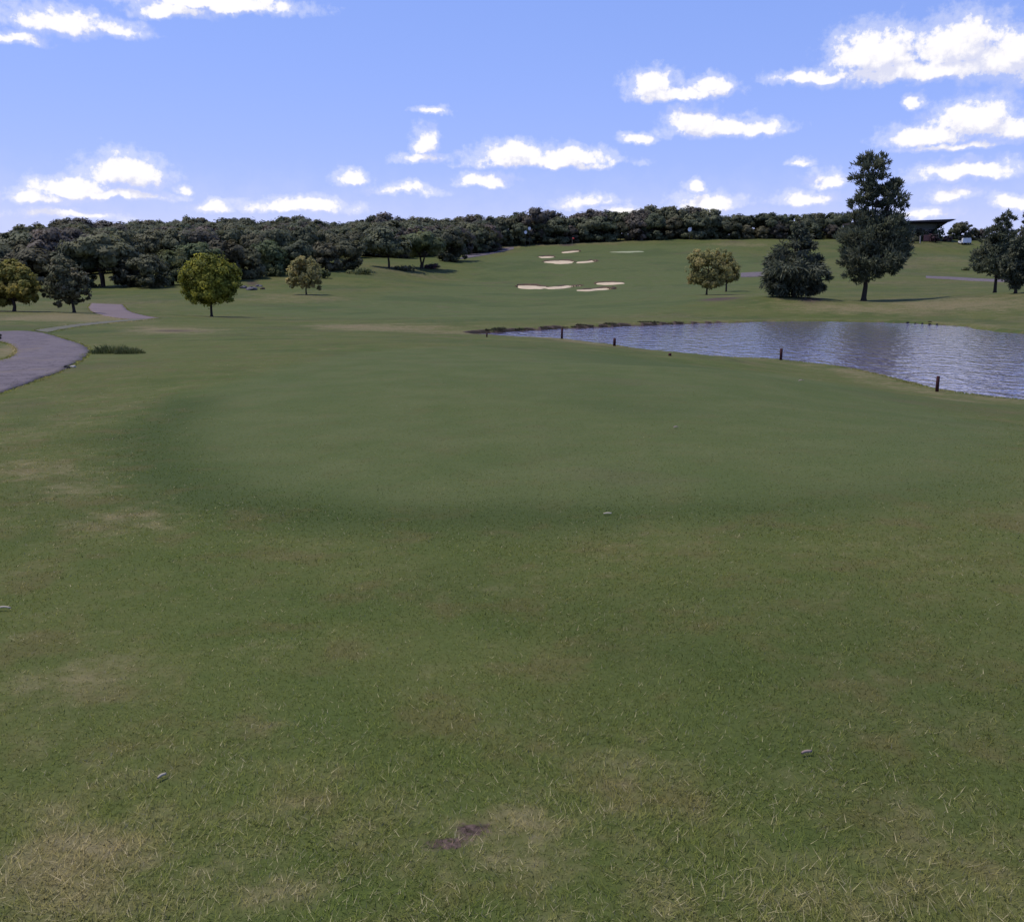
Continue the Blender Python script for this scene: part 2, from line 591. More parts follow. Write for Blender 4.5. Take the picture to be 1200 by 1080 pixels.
def ell(x, y, pt):
    cx, cy, a, b, rot = pt
    dx, dy = x - cx, y - cy
    c, s = math.cos(rot), math.sin(rot)
    u, v = dx * c - dy * s, dx * s + dy * c
    return np.exp(-1.2 * ((u / a) ** 2 + (v / b) ** 2))


def zones(x, y, sd):
    r = np.hypot(x, y)
    dry = np.full(x.shape, .20) + .20 * smooth(3.9, 2.5, r) + .14 * smooth(2, -6, x) * smooth(22, 10, r)
    soil = np.zeros(x.shape)
    wob = (fbm(x * .5, y * .5, 21, 4) - .5)
    for p, w in DRY:
        dry = np.maximum(dry, w * .82 * ell(x + wob * .2 * p[2], y + wob * .6 * p[3], p))
    for p, w in SOIL:
        soil = np.maximum(soil, w * ell(x, y, p))
    m = r < 60
    mown = np.zeros(x.shape)
    fringe = np.zeros(x.shape)
    if m.any():
        mown[m] = smooth(.7, -.7, seg_dist(x[m], y[m], TEE) + wob[m] * .8)
        df = seg_dist(x[m], y[m], FRINGE, False)
        fringe[m] = np.exp(-(df / .55) ** 2) * smooth(.05, .40, fbm(x[m] * .8, y[m] * .8, 31, 3)) * (1 - .75 * smooth(0, 5, x[m]))
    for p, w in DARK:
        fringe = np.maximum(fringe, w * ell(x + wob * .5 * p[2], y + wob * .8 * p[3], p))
    far = (r > 60) & (r < 400)
    if far.any():
        mown[far] = smooth(6, -4, seg_dist(x[far], y[far], FAIRWAY) + wob[far] * 10)
    dry = dry * (1 - .75 * mown)
    nearbank = np.exp(-((sd - 1.0) / 1.2) ** 2)
    dry = np.maximum(dry, .45 * nearbank)
    soil = np.maximum(soil, 2.7 * np.exp(-((sd - .10) / .26) ** 2) * smooth(46, 54, y) * smooth(20, 9, x) * (.5 + .9 * fbm(x * .6, y * .6, 77, 3)))
    soil = np.where(sd < -.05, 1.0, soil)
    return np.stack([dry, mown, soil, fringe], -1)


def build_ground():
    ang = np.concatenate([np.linspace(-180, -44, 46, endpoint=False), np.linspace(-44, 44, 660, endpoint=False), np.linspace(44, 180, 46, endpoint=False)])
    ang = np.radians(ang)
    rad = [.5]
    while rad[-1] < 3500:
        rad.append(rad[-1] * (1.014 if rad[-1] < 420 else 1.06))
    rad = np.array(rad)
    R, A = np.meshgrid(rad, ang, indexing='ij')
    X, Y = (R * np.sin(A)).ravel(), (R * np.cos(A)).ravel()
    Z, sd = height(X, Y, True)
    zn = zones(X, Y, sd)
    na, nr = len(ang), len(rad)
    V = np.concatenate([np.stack([X, Y, Z], -1), [[0, 0, H(0, 0)]]])
    zn = np.concatenate([zn, [[.2, 0, 0, 0]]])
    i, j = np.meshgrid(np.arange(nr - 1), np.arange(na), indexing='ij')
    j2 = (j + 1) % na
    Fq = np.stack([i * na + j, i * na + j2, (i + 1) * na + j2, (i + 1) * na + j], -1).reshape(-1, 4)
    c = nr * na
    j = np.arange(na)
    cap = np.stack([np.full(na, c), (j + 1) % na, j, j], -1)[:, :3]
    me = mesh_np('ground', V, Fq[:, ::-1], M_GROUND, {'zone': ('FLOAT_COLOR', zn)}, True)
    o = link('ground', me)
    o['kind'] = 'structure'
    return o


build_ground()


# ------------------------------------------------------------------ grass blades (one mass nobody could count)
def build_grass(N=600000):
    r = np.exp(rng.uniform(math.log(1.3), math.log(30), N))
    a = np.radians(rng.uniform(-38, 38, N))
    x, y = r * np.sin(a), r * np.cos(a)
    ex, ey = [x], [y]
    for poly, cnt in [(q_, 15000) for q_ in PATH_POLYS[:3]] + [(np.array(near_w), 30000)]:
        i = rng.integers(0, len(poly) - 1, cnt)
        f = rng.random(cnt)
        ex.append(poly[i, 0] * (1 - f) + poly[i + 1, 0] * f + rng.normal(0, .13, cnt))
        ey.append(poly[i, 1] * (1 - f) + poly[i + 1, 1] * f + rng.normal(0, .13, cnt))
    x, y = np.concatenate(ex), np.concatenate(ey)
    r, N = np.hypot(x, y), len(x)
    z, sd = height(x, y, True)
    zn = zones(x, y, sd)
    pd = np.full(N, 99.0)
    for poly in PATH_POLYS:
        pd = np.minimum(pd, seg_dist(x, y, poly))
    keep = (sd > .05) & (pd > -.22 * rng.random(N) ** 2) & (rng.random(N) > zn[:, 2] * .95)
    edge = ((pd < .13) & (rng.random(N) < .7)) | ((sd < .5) & (sd > .05) & (y < 46) & (rng.random(N) < .6))
    keep &= edge | (rng.random(N) < smooth(25, 8, r) * (1 - .35 * zn[:, 1] * smooth(5, 10, r)))
    keep &= rng.random(N) < .35 + .9 * fbm(x * 2.3, y * 2.3, 41, 4)
    x, y, z, r, zn, edge = x[keep], y[keep], z[keep], r[keep], zn[keep], edge[keep]
    n = len(x)
    clump = fbm(x * 3.1, y * 3.1, 51, 3)
    rough = 1 - .62 * zn[:, 1] + .7 * zn[:, 3]
    near = smooth(4.2, 2.4, r + (clump - .5) * 2)
    hgt = (.007 + .009 * clump * rough + .022 * near * clump) * rng.uniform(.5, 1.35, n) * (1 - .35 * smooth(6, 16, r))
    hgt = np.where(edge, hgt * 1.3 + rng.uniform(.0, .035, n), hgt)
    wid = np.maximum(.0030, .00105 * r) * rng.uniform(.7, 1.3, n)
    th = rng.uniform(0, 2 * PI, n)
    lean_dir = fbm(x * 1.3, y * 1.3, 61, 2) * 4 * PI + rng.normal(0, 1.7, n)
    lean = np.abs(rng.normal(1.2, .6, n)) * hgt
    ux, uy = np.cos(th) * wid * .5, np.sin(th) * wid * .5
    V = np.empty((n, 3, 3), np.float32)
    V[:, 0] = np.stack([x - ux, y - uy, z - .004], -1)
    V[:, 1] = np.stack([x + ux, y + uy, z - .004], -1)
    V[:, 2] = np.stack([x + np.cos(lean_dir) * lean, y + np.sin(lean_dir) * lean, z + hgt], -1)
    Fc = np.arange(n * 3).reshape(-1, 3)
    zz = np.repeat(zn, 3, 0)
    rr = np.repeat(np.clip(rng.random(n) + (zn[:, 0] - .3) * .16 + near * .09, 0, 1), 3)
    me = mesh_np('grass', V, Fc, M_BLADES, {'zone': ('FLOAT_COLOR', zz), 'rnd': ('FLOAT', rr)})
    o = link('grass', me)
    o['kind'] = 'stuff'
    o['label'] = 'short mown grass, dry and straw coloured in places, covering the tee'


# ------------------------------------------------------------------ pond
def build_pond():
    n = len(POND)
    cx, cy = POND.mean(0)
    bm = MB()
    pts = []
    for x, y in POND:
        pts.append((x, y))
    # pushed slightly outward under the bank
    P2 = POND.copy()
    for i in range(n):
        a, b = POND[i - 1], POND[(i + 1) % n]
        d = b - a
        nn = np.array([d[1], -d[0]]) / (np.hypot(*d) + 1e-9)
        P2[i] = POND[i] + nn * .25
    me = bpy.data.meshes.new('pond_water')
    me.from_pydata([(x, y, WATER) for x, y in P2], [], [tuple(range(n))])
    me.materials.append(M_WATER)
    me.update()
    if me.polygons[0].normal.z < 0:
        me.flip_normals()
    o = link('pond_water', me)
    o['kind'] = 'structure'


build_pond()


# ------------------------------------------------------------------ paths
def resample(pts, n):
    pts = np.array(pts, float)
    d = np.concatenate([[0], np.cumsum(np.hypot(*np.diff(pts, axis=0).T))])
    s = np.linspace(0, d[-1], n)
    return np.stack([np.interp(s, d, pts[:, 0]), np.interp(s, d, pts[:, 1])], -1)


PATH_POLYS = []


def round_corner(p, k=2):
    p = np.array(p, float)
    for _ in range(k):
        q = [p[0]]
        for a, b in zip(p, p[1:]):
            q += [a * .75 + b * .25, a * .25 + b * .75]
        p = np.array(q + [p[-1]])
    return p


def build_path(name, low, up, n=150, lift=.022, m=10, mat=None):
    A = resample(hits(round_corner(low)), n)
    B = resample(hits(round_corner(up)), n)
    PATH_POLYS.append(np.concatenate([A, B[::-1]]))
    wA = .16 * (fbm(A[:, 0] * 1.6, A[:, 1] * 1.6, 91, 4) - .5) * 2
    wB = .16 * (fbm(B[:, 0] * 1.6, B[:, 1] * 1.6, 92, 4) - .5) * 2
    dv = (B - A) / (np.hypot(*(B - A).T)[:, None] + 1e-6)
    A, B = A + dv * wA[:, None], B - dv * wB[:, None]
    t = np.linspace(0, 1, m + 1)
    X = A[:, None, 0] * (1 - t) + B[:, None, 0] * t
    Y = A[:, None, 1] * (1 - t) + B[:, None, 1] * t
    Z = height(X, Y) + lift
    ex = np.concatenate([X[:, :1], X, X[:, -1:]], 1)
    ey = np.concatenate([Y[:, :1], Y, Y[:, -1:]], 1)
    ez = np.concatenate([Z[:, :1] - lift - .15, Z, Z[:, -1:] - lift - .15], 1)
    V = np.stack([ex, ey, ez], -1).reshape(-1, 3)
    w = m + 3
    i, j = np.meshgrid(np.arange(n - 1), np.arange(w - 1), indexing='ij')
    Fq = np.stack([i * w + j, i * w + j + 1, (i + 1) * w + j + 1, (i + 1) * w + j], -1).reshape(-1, 4)
    o = link(name, mesh_np(name, V, Fq, mat or M_PATH, None, True))
    o['kind'] = 'structure'
    return o


build_path('cart_path',
           [(-80, 487), (0, 461), (50, 443.5), (85, 428), (106, 413), (99, 405), (75, 397.5), (55, 391), (30, 387.5), (0, 388.5), (-60, 392)],
           [(-80, 452), (-30, 433), (0, 424), (12, 420), (20, 414), (20, 409), (16, 405), (8, 402), (0, 400), (-15, 399), (-60, 401)])
build_path('cart_path',
           [(57, 389.6), (80, 384.6), (120, 379.6), (150, 377), (172, 374.8), (184, 372.8)],
           [(40, 387.2), (75, 381.6), (118, 377), (148, 374.6), (168, 373), (180, 371.8)], 70, .02, 10, M_WORN)
build_path('cart_path', [(188, 373.2), (168, 369.8), (153, 366), (147, 361.5), (144, 357)],
           [(150, 374.2), (128, 372), (109, 366.5), (103, 361), (107, 355.5)], 70, .025, 10, M_DIRT)
build_path('hill_path', [(538, 304), (565, 300), (585, 296), (602, 292)], [(546, 299), (570, 294), (590, 290.5), (602, 289.5)], 30, .06, 5)
build_path('hill_path', [(1085, 326), (1120, 328), (1150, 330), (1190, 331)], [(1085, 323.5), (1120, 324.8), (1150, 326.8), (1190, 328)], 30, .06, 5)
build_path('hill_path', [(868, 325), (884, 324.5), (896, 324)], [(868, 320), (884, 319), (896, 319)], 20, .06, 5)
build_grass()


# ------------------------------------------------------------------ sand bunkers on the far fairway
BUNK = [([(607, 334.5), (622, 333), (637, 335), (640, 338), (632, 341), (614, 341), (608, 338)], 'leftmost of the lower row on the far fairway, wide and pale'),
        ([(640, 337.5), (652, 336), (666, 333), (677, 331.5), (676, 335), (664, 338), (652, 340.5), (640, 341)], 'second of the lower row, slanting up to its right end'),
        ([(673, 340.5), (690, 339), (706, 336.5), (716, 336.2), (714, 339), (700, 342), (682, 343.3)], 'lowest of the lower row, thin and slanted'),
        ([(699, 331), (712, 330), (728, 331), (734, 332.5), (724, 334.6), (706, 334.6), (698, 333)], 'rightmost of the lower row, set higher up the slope'),
        ([(631, 301.2), (640, 300), (650, 301.5), (645, 303.2), (634, 303.4)], 'small one at the left end of the upper row'),
        ([(637, 306.5), (650, 304.5), (664, 304.5), (674, 306.5), (672, 310), (655, 310.8), (641, 309)], 'broadest of the upper row on the hill'),
        ([(676, 307.5), (688, 305.5), (698, 303.8), (698, 306.5), (686, 309.3), (676, 310)], 'right end of the upper row, beside the broadest'),
        ([(657, 295.8), (668, 293.8), (680, 292.8), (679, 295), (668, 297), (659, 297.4)], 'topmost one on the hill below the red flag'),
        ([(714, 295.3), (735, 294.4), (755, 294.2), (752, 296.2), (732, 297)], 'faint greenish one right of the topmost on the hill')]
for pts, what in BUNK:
    W = resample(hits(round_corner(pts + pts[:1], 2)), 72)
    cx, cy = W.mean(0)
    wv = .62 + .76 * fbm(W[:, 0] * .45 + cx, W[:, 1] * .16, 55, 4)
    W = np.stack([cx + (W[:, 0] - cx) * wv * 1.16, cy + (W[:, 1] - cy) * wv * .66], -1)
    root = thing('sand_bunker', 'sand bunker, ' + what, 'bunker', (cx, cy, H(cx, cy)), 'sand bunkers on the far fairway')
    rings = np.array([1.0, .8, .55, .28, .03])
    X = cx + (W[:, None, 0] - cx) * rings
    Y = cy + (W[:, None, 1] - cy) * rings
    Z = height(X, Y) + .10 - .05 * (1 - rings)
    Z[:, 0] -= .25
    n, k = X.shape
    V = np.stack([X, Y, Z], -1).reshape(-1, 3) - np.array([cx, cy, H(cx, cy)])
    i, j = np.meshgrid(np.arange(n), np.arange(k - 1), indexing='ij')
    i2 = (i + 1) % n
    Fq = np.stack([i * k + j, i2 * k + j, i2 * k + j + 1, i * k + j + 1], -1).reshape(-1, 4)
    faint = 'faint' in what
    msand = plain('grassy_sand', (.24, .25, .15), .95, .1, .2, 1.0) if faint else M_SAND
    link('sand', mesh_np('sand', V, Fq, msand, None, True), root)
    # raised earth lip along the far edge; shade is put into its dark brown
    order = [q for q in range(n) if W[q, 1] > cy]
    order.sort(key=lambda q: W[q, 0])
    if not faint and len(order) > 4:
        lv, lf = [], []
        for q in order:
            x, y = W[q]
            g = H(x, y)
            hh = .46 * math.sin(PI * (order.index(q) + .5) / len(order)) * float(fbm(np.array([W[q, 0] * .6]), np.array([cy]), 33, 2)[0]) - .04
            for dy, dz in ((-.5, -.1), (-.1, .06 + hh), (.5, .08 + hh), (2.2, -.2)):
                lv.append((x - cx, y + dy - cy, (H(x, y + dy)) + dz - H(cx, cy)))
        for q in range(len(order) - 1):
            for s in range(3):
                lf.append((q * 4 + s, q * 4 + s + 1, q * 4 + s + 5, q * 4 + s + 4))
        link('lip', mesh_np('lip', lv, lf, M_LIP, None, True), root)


# ------------------------------------------------------------------ trees
def crown_mesh(name, lobes, leaf, mat, n_clump=90, per=28, spread=.30, needle=False, droop=0.0, seed=1, rough=.5):
    """a cloud of leaf faces: clumps sit in the outer part of overlapping lobes, leaves around each clump"""
    g = np.random.default_rng(seed)
    L = np.array(lobes, float)
    area = (L[:, 3] * L[:, 4] + L[:, 3] * L[:, 5] + L[:, 4] * L[:, 5])
    pick = g.choice(len(L), n_clump, p=area / area.sum())
    d = g.normal(size=(n_clump, 3))
    d /= np.linalg.norm(d, axis=1)[:, None]
    rad = g.uniform(.35, 1.0, n_clump) ** .55
    cc = L[pick, :3] + d * rad[:, None] * L[pick, 3:6]
    cr = L[pick, 3:6].mean(1) * spread * g.uniform(.6, 1.35, n_clump)
    N = n_clump * per
    ci = np.repeat(np.arange(n_clump), per)
    e = g.normal(size=(N, 3))
    e /= np.linalg.norm(e, axis=1)[:, None]
    pos = cc[ci] + e * (cr[ci] * g.uniform(.15, 1.0, N) ** .6)[:, None] * np.array([1, 1, .8])
    out = d[ci] * 1.0 + e * .9 + np.array([0, 0, .45]) + g.normal(size=(N, 3)) * rough
    nrm = out / np.linalg.norm(out, axis=1)[:, None]
    t = np.cross(nrm, g.normal(size=(N, 3)))
    if needle:
        t = e + d[ci] * .8 + np.array([0, 0, .5 - droop]) + g.normal(size=(N, 3)) * .35
        t -= (t * nrm).sum(1)[:, None] * nrm * .6
    t /= np.linalg.norm(t, axis=1)[:, None] + 1e-9
    b = np.cross(nrm, t)
    b /= np.linalg.norm(b, axis=1)[:, None] + 1e-9
    s = leaf * g.uniform(.6, 1.35, N)[:, None]
    w = .22 if needle else .55
    V = np.empty((N, 4, 3))
    V[:, 0] = pos - t * s
    V[:, 1] = pos + b * s * w + t * s * .1
    V[:, 2] = pos + t * s + nrm * s * .1
    V[:, 3] = pos - b * s * w + t * s * .1
    rnd = np.repeat(g.random(N), 4)
    ck = np.repeat(g.random(n_clump)[ci], 4)
    return mesh_np(name, V, np.arange(N * 4).reshape(-1, 4), mat, {'rnd': ('FLOAT', rnd), 'clump': ('FLOAT', ck)})


def trunk_mesh(name, lobes, r0, fork, seed=1, lean=0.0, stems=1, mat=None, depth=.25):
    g = random.Random(seed)
    mb = MB()
    forks = []
    for s in range(stems):
        off = (s - (stems - 1) / 2)
        bx = off * r0 * 2.2
        top = Vector((bx + lean + off * fork * .35, g.uniform(-.2, .2) * off, fork * g.uniform(.9, 1.1)))
        mid = Vector((bx * 1.1 + lean * .35 + g.uniform(-.4, .4) * r0, g.uniform(-.4, .4) * r0, fork * .5))
        base = Vector((bx, 0, -depth))
        mb.tube([base, Vector((bx, 0, .02)), Vector((bx, 0, fork * .12)), mid, top], [r0 * 1.55, r0 * 1.4, r0 * 1.05, r0 * .9, r0 * .78], 9)
        forks.append(top)
    for i, l in enumerate(lobes):
        f = forks[i % len(forks)]
        c = Vector(l[:3])
        if c.z < f.z * .9:
            f = f * .8
        m = f.lerp(c, .5) + Vector((g.uniform(-.1, .1), g.uniform(-.1, .1), g.uniform(-.02, .08))) * (c - f).length
        mb.tube([f, m, c], [r0 * .55, r0 * .34, r0 * .10], 6)
        for q in range(3):
            u = Vector((g.uniform(-1, 1), g.uniform(-1, 1), g.uniform(-.2, 1)))
            e = c + Vector((u.x * l[3], u.y * l[4], u.z * l[5])) * .7
            mb.tube([m.lerp(c, g.uniform(.1, .9)), (m.lerp(c, .6) + e) / 2 + Vector((0, 0, .05 * l[5])), e], [r0 * .2, r0 * .12, r0 * .03], 5)
    return mb.mesh(name, mat or M_BARK, True)


def px_lobes(lobes, base, Y, depth=.9, seed=0):
    """lobes given as photo outlines (px, py, half width, half height[, depth]) become ellipsoids in metres round the tree's base"""
    g = random.Random(seed)
    k = Y / F
    out = []
    for l in lobes:
        cx, cy, a, b = l[:4]
        dy = l[4] * k if len(l) > 4 else g.uniform(-.35, .35) * a * k
        out.append(((cx - base[0]) * k, dy, (base[1] - cy) * k, a * k, a * k * depth, b * k))
    return out


def tree(name, label, cat, base, Y, lobes, leafmat, leaf, nc, per, r0, fork, seed, needle=False, droop=0, spread=.3, lean=0, stems=1, group=None, depth=.9):
    x = (base[0] - 600) / F * Y
    # exact x for the pitched camera
    x = P(base[0], base[1], Y)[0]
    z = H(x, Y)
    root = thing(name, label, cat, (x, Y, z), group)
    L = px_lobes(lobes, base, Y, depth, seed)
    link('crown', crown_mesh('crown', L, leaf, leafmat, nc, per, spread, needle, droop, seed), root)
    link('trunk', trunk_mesh('trunk', L, r0, fork * Y / F, seed, lean, stems), root)
    return root


# distance at which a base pixel meets the ground
def Yof(px, py):
    return hit(px, py)[1]


tree('globe_tree', 'round clipped yellow-green tree standing alone left of the fairway', 'tree', (248, 370), 78,
     [(248.5, 329, 31, 27), (248.5, 329, 31, 27), (234, 326, 19, 20, -10), (264, 326, 19, 20, 8), (248, 317, 24, 17), (231, 340, 17, 14, 5), (267, 340, 17, 14, -6), (248, 346, 25, 11, -8)],
     L_GLOBE, .105, 460, 52, .10, 14, 3, spread=.24)
tree('yellow_tree', 'leafy yellow-olive tree at the left edge of the picture', 'tree', (17, 366), 74,
     [(17, 334, 26, 24), (5, 336, 20, 22, 8), (33, 336, 17, 20, -8), (14, 320, 20, 15), (30, 348, 13, 9, 6), (2, 350, 16, 10), (-14, 338, 16, 18)],
     L_YELLOW, .13, 280, 40, .13, 12, 5, spread=.26)
tree('thin_tree', 'thin grey-green tree with a dark bare trunk beside the cart path', 'tree', (87, 367), 74,
     [(80, 330, 22, 22), (66, 336, 14, 17, 8), (97, 335, 13, 18, -8), (82, 316, 16, 12), (73, 350, 12, 9), (94, 348, 10, 9), (104, 346, 5, 6), (58, 342, 7, 8)],
     L_GREY, .12, 210, 30, .11, 22, 7, spread=.28, lean=-.15)
tree('tan_tree', 'small tan and orange leafed tree in front of the left wood', 'tree', (359, 346), 125,
     [(355, 322, 15, 17), (346, 320, 10, 13, 6), (368, 322, 11, 15, -6), (358, 311, 13, 9), (345, 332, 9, 7), (370, 333, 9, 8)],
     L_TAN, .17, 170, 30, .10, 10, 9, spread=.3)
tree('olive_tree', 'round brownish olive tree on the far pond side, larger of two', 'tree', (828, 346), 124,
     [(830, 317, 23, 20), (815, 320, 13, 15, 8), (845, 318, 15, 17, -8), (829, 303, 20, 12), (816, 307, 11, 10), (843, 306, 12, 10), (830, 332, 16, 6), (812, 330, 8, 6)],
     L_OLIVE, .16, 290, 34, .11, 14, 12, spread=.26)
tree('olive_tree', 'smaller brownish tree half hidden behind the larger olive tree', 'tree', (851, 338), 138,
     [(854, 313, 10, 15), (849, 303, 9, 10), (858, 318, 7, 9), (853, 322, 9, 7)],
     L_OLIVE, .17, 120, 30, .12, 14, 14, spread=.3)
tree('conifer_tree', 'broad dark shaggy conifer with branches down to the ground by the pond', 'tree', (930, 348), 96,
     [(933, 264, 4, 8), (932, 273, 9, 8), (931, 283, 16, 9), (929, 294, 23, 10), (929, 306, 29, 11), (928, 318, 34, 11), (929, 329, 36, 10), (930, 340, 32, 7),
      (906, 312, 12, 6, 6), (952, 308, 12, 7, -6), (899, 326, 12, 6, 4), (960, 324, 11, 8, -4), (903, 337, 13, 7, -6), (957, 336, 12, 8, 6), (944, 292, 10, 6, 4), (914, 300, 11, 6, -5)],
     L_CONIFER, .27, 460, 32, .17, 40, 15, needle=True, droop=.7, spread=.30)
tree('pine_tree', 'tallest pine, dark with a lopsided crown, standing beyond the pond', 'tree', (1012, 352), 98,
     [(1012, 203, 19, 15), (1004, 196, 10, 9), (1024, 196, 9, 9), (1004, 216, 13, 13, 6), (1018, 222, 15, 13, -4), (1036, 235, 17, 14), (1048, 235, 11, 12, 8), (1044, 222, 10, 7),
      (1000, 245, 12, 13), (994, 255, 10, 9), (1008, 232, 12, 12), (1026, 246, 10, 9, 6), (1034, 222, 9, 8), (1030, 268, 30, 14), (1008, 262, 22, 13), (1036, 258, 16, 9, 6), (1052, 246, 7, 6), (1018, 280, 34, 19), (995, 284, 16, 18, 12), (1044, 284, 18, 19, -10), (1020, 302, 36, 17),
      (992, 305, 13, 12, -8), (1048, 306, 14, 11), (1056, 296, 9, 9), (1014, 318, 22, 12), (1002, 322, 13, 8), (1040, 315, 12, 6)],
     L_PINE, .24, 800, 32, .24, 34, 17, needle=True, droop=-.2, spread=.33)
tree('pine_tree', 'dark spiky pine near the right edge, its top clear of the skyline', 'tree', (1166, 340), 108,
     [(1170, 252, 6, 8), (1168, 264, 10, 8), (1178, 258, 6, 7), (1162, 273, 13, 8), (1176, 275, 10, 8), (1160, 288, 18, 11), (1152, 300, 14, 11, 6), (1172, 298, 14, 13), (1156, 311, 17, 7), (1146, 306, 10, 8), (1162, 302, 20, 14), (1166, 284, 15, 12), (1174, 316, 12, 8)],
     L_PINE, .26, 340, 30, .17, 24, 19, needle=True, droop=.1, spread=.38)
tree('pine_tree', 'ragged brownish pine cut off by the right edge, in front of the spiky pine', 'tree', (1190, 343), 94,
     [(1196, 258, 4, 9), (1198, 272, 8, 9), (1205, 268, 8, 14), (1192, 288, 11, 10), (1204, 292, 14, 14), (1186, 300, 10, 8), (1194, 312, 15, 9), (1180, 312, 9, 7), (1190, 324, 12, 9), (1206, 318, 12, 12), (1186, 332, 7, 6)],
     L_CONIFER, .25, 330, 30, .14, 20, 21, needle=True, droop=.3, spread=.38)

# ---- the wood: individual trees from a few shapes
VAR = []
for v in range(10):
    g = random.Random(100 + v)
    low = v % 3 != 0
    lob = [(0, 0, 5.6, 2.9, 2.9, 2.1)]
    n = g.randint(5, 7)
    for i in range(n):
        a = 2 * PI * i / n + g.uniform(-.3, .3)
        rr = g.uniform(1.5, 2.6)
        lob.append((rr * math.cos(a), rr * math.sin(a), g.uniform(4.0, 6.2), g.uniform(1.7, 2.5), g.uniform(1.7, 2.5), g.uniform(1.3, 2.0)))
    lob.append((g.uniform(-.8, .8), g.uniform(-.8, .8), 6.9, g.uniform(1.5, 2.2), g.uniform(1.5, 2.2), g.uniform(.9, 1.3)))
    if low:                            # crowns that reach the ground
        for i in range(6):
            a = 2 * PI * i / 6 + g.uniform(-.4, .4)
            lob.append((2.3 * math.cos(a), 2.3 * math.sin(a), g.uniform(1.2, 2.8), 1.9, 1.9, 1.6))
    top = max(l[2] + l[5] for l in lob)
    cm = crown_mesh('crown', lob, .36, L_WOOD, 105 if low else 85, 64, .52, seed=200 + v, rough=.14)
    tm = trunk_mesh('trunk', lob[:6], .19, 2.4, 300 + v, lean=g.uniform(-.4, .4), stems=1 + (v % 4 == 0))
    VAR.append((cm, tm, top, not low))

SKY = [(-120, 292), (-40, 288), (0, 282), (14, 277), (19, 265), (60, 262), (75, 256), (110, 256), (130, 262), (160, 258), (200, 257), (230, 254), (260, 256),
       (290, 254), (305, 260), (330, 254), (365, 253), (380, 260), (420, 258), (440, 250), (460, 249), (472, 258), (478, 253), (500, 254),
       (520, 257), (545, 253), (565, 252), (580, 254), (600, 254), (612, 247), (628, 243), (645, 247), (660, 254), (680, 249), (700, 244),
       (722, 248), (740, 247), (755, 241), (800, 241), (832, 242), (845, 253), (860, 247), (878, 254), (895, 251), (902, 245), (915, 250),
       (930, 252), (960, 249), (985, 249), (1060, 252)]
SX, SY = [p[0] for p in SKY], [p[1] for p in SKY]
SYD = lambda px: float(np.interp(px, [0, 100, 400, 600, 1000], [235, 258, 285, 305, 310]))
wood_n = 0
placed = []


def wood_tree(x, y, h, label, group, low=None, wide=1.0, mat=None):
    global wood_n
    cand = [v for v in VAR if low is None or v[3] != low]
    cm, tm, top, _ = random.choice(cand)
    root = thing('wood_tree', label, 'tree', (x, y, H(x, y) - .1), group, random.uniform(0, 2 * PI))
    s = h / top
    root.scale = (s * wide, s * wide, s)
    for nm, me in (('crown', cm), ('trunk', tm)):
        c = bpy.data.objects.new(nm, me)
        C.objects.link(c)
        c.parent = root
        if nm == 'crown':
            c.material_slots[0].link = 'OBJECT'
            c.material_slots[0].material = mat or random.choice((L_WOOD, L_WOOD, L_WOOD, L_WOOD, L_WOOD_OLIVE, L_WOOD_OLIVE, L_WOOD_BROWN))
    wood_n += 1
    placed.append((x, y))
    return root


G_SKY = 'trees forming the skyline of the wood'
G_LEFT = 'trees inside the wood on the left hillside'
G_FRONT = 'trees along the front edge of the left wood'
# skyline row
px = -110.0
while px < 985:
    Y = SYD(px) + random.uniform(-6, 8)
    sy = float(np.interp(px, SX, SY))
    x, _, zt = P(px, sy + random.uniform(-.5, 1.5), Y)
    h = zt - H(x, Y)
    if h > 3:
        side = 'left' if px < 590 else 'hilltop'
        wood_tree(x, Y, h, 'dark round-topped tree on the skyline above the left hillside' if side == 'left' else 'dark round-topped tree in the row along the hilltop behind the far fairway',
                  G_SKY if side == 'left' else 'trees in the hilltop row behind the far fairway', True, random.uniform(.85, 1.15) * min(1.25, 9 / h))
    px += random.uniform(13, 22)
# second, lower row in front of the hilltop line
px = 590.0
while px < 985:
    Y = SYD(px) - random.uniform(5, 9)
    sy = float(np.interp(px, SX, SY)) + random.uniform(7, 14)
    x, _, zt = P(px, sy, Y)
    h = min(max(zt - H(x, Y), 3.2), 8.5)
    wood_tree(x, Y, h, 'lower dark tree at the foot of the hilltop row', 'lower trees at the foot of the hilltop row', True, random.uniform(1.0, 1.3))
    px += random.uniform(17, 26)
# inside of the wood, left hillside
front = lambda px: float(np.interp(px, [-120, 0, 100, 300, 400, 470, 560, 600], [166, 170, 192, 196, 226, 242, 274, 292]))
for row in range(7):
    f = row / 7
    px = -120 + random.uniform(0, 20)
    while px < 575:
        Y = front(px) + (SYD(px) - 8 - front(px)) * f + random.uniform(-5, 5)
        if SYD(px) - front(px) > 12 or row == 0:
            x = (px - 600) / F * Y
            sy = float(np.interp(px, SX, SY)) + 3 + (1 - f) * 10
            zt = P(px, sy, Y)[2]
            h = min(random.uniform(7.0, 10.0), zt - H(x, Y))
            if h > 3.5:
                wood_tree(x, Y, h, 'dark grey-green tree within the wood on the left hillside', G_LEFT, True if row else None, random.uniform(.9, 1.2))
        px += random.uniform(24, 36) * (1 + .1 * (1 - f)) * 200 / (Y + 20)


def one_wood(px, py, top, label, low=None, wide=1.0, cat='tree', Y=None):
    x, y, z = hit(px, py)
    h = (py - top) * y / F
    r = wood_tree(x, y, h, label, G_FRONT, low, wide, random.choice((L_WOOD_FRONT, L_WOOD_FRONT, L_WOOD_OLIVE, L_WOOD)))
    return r


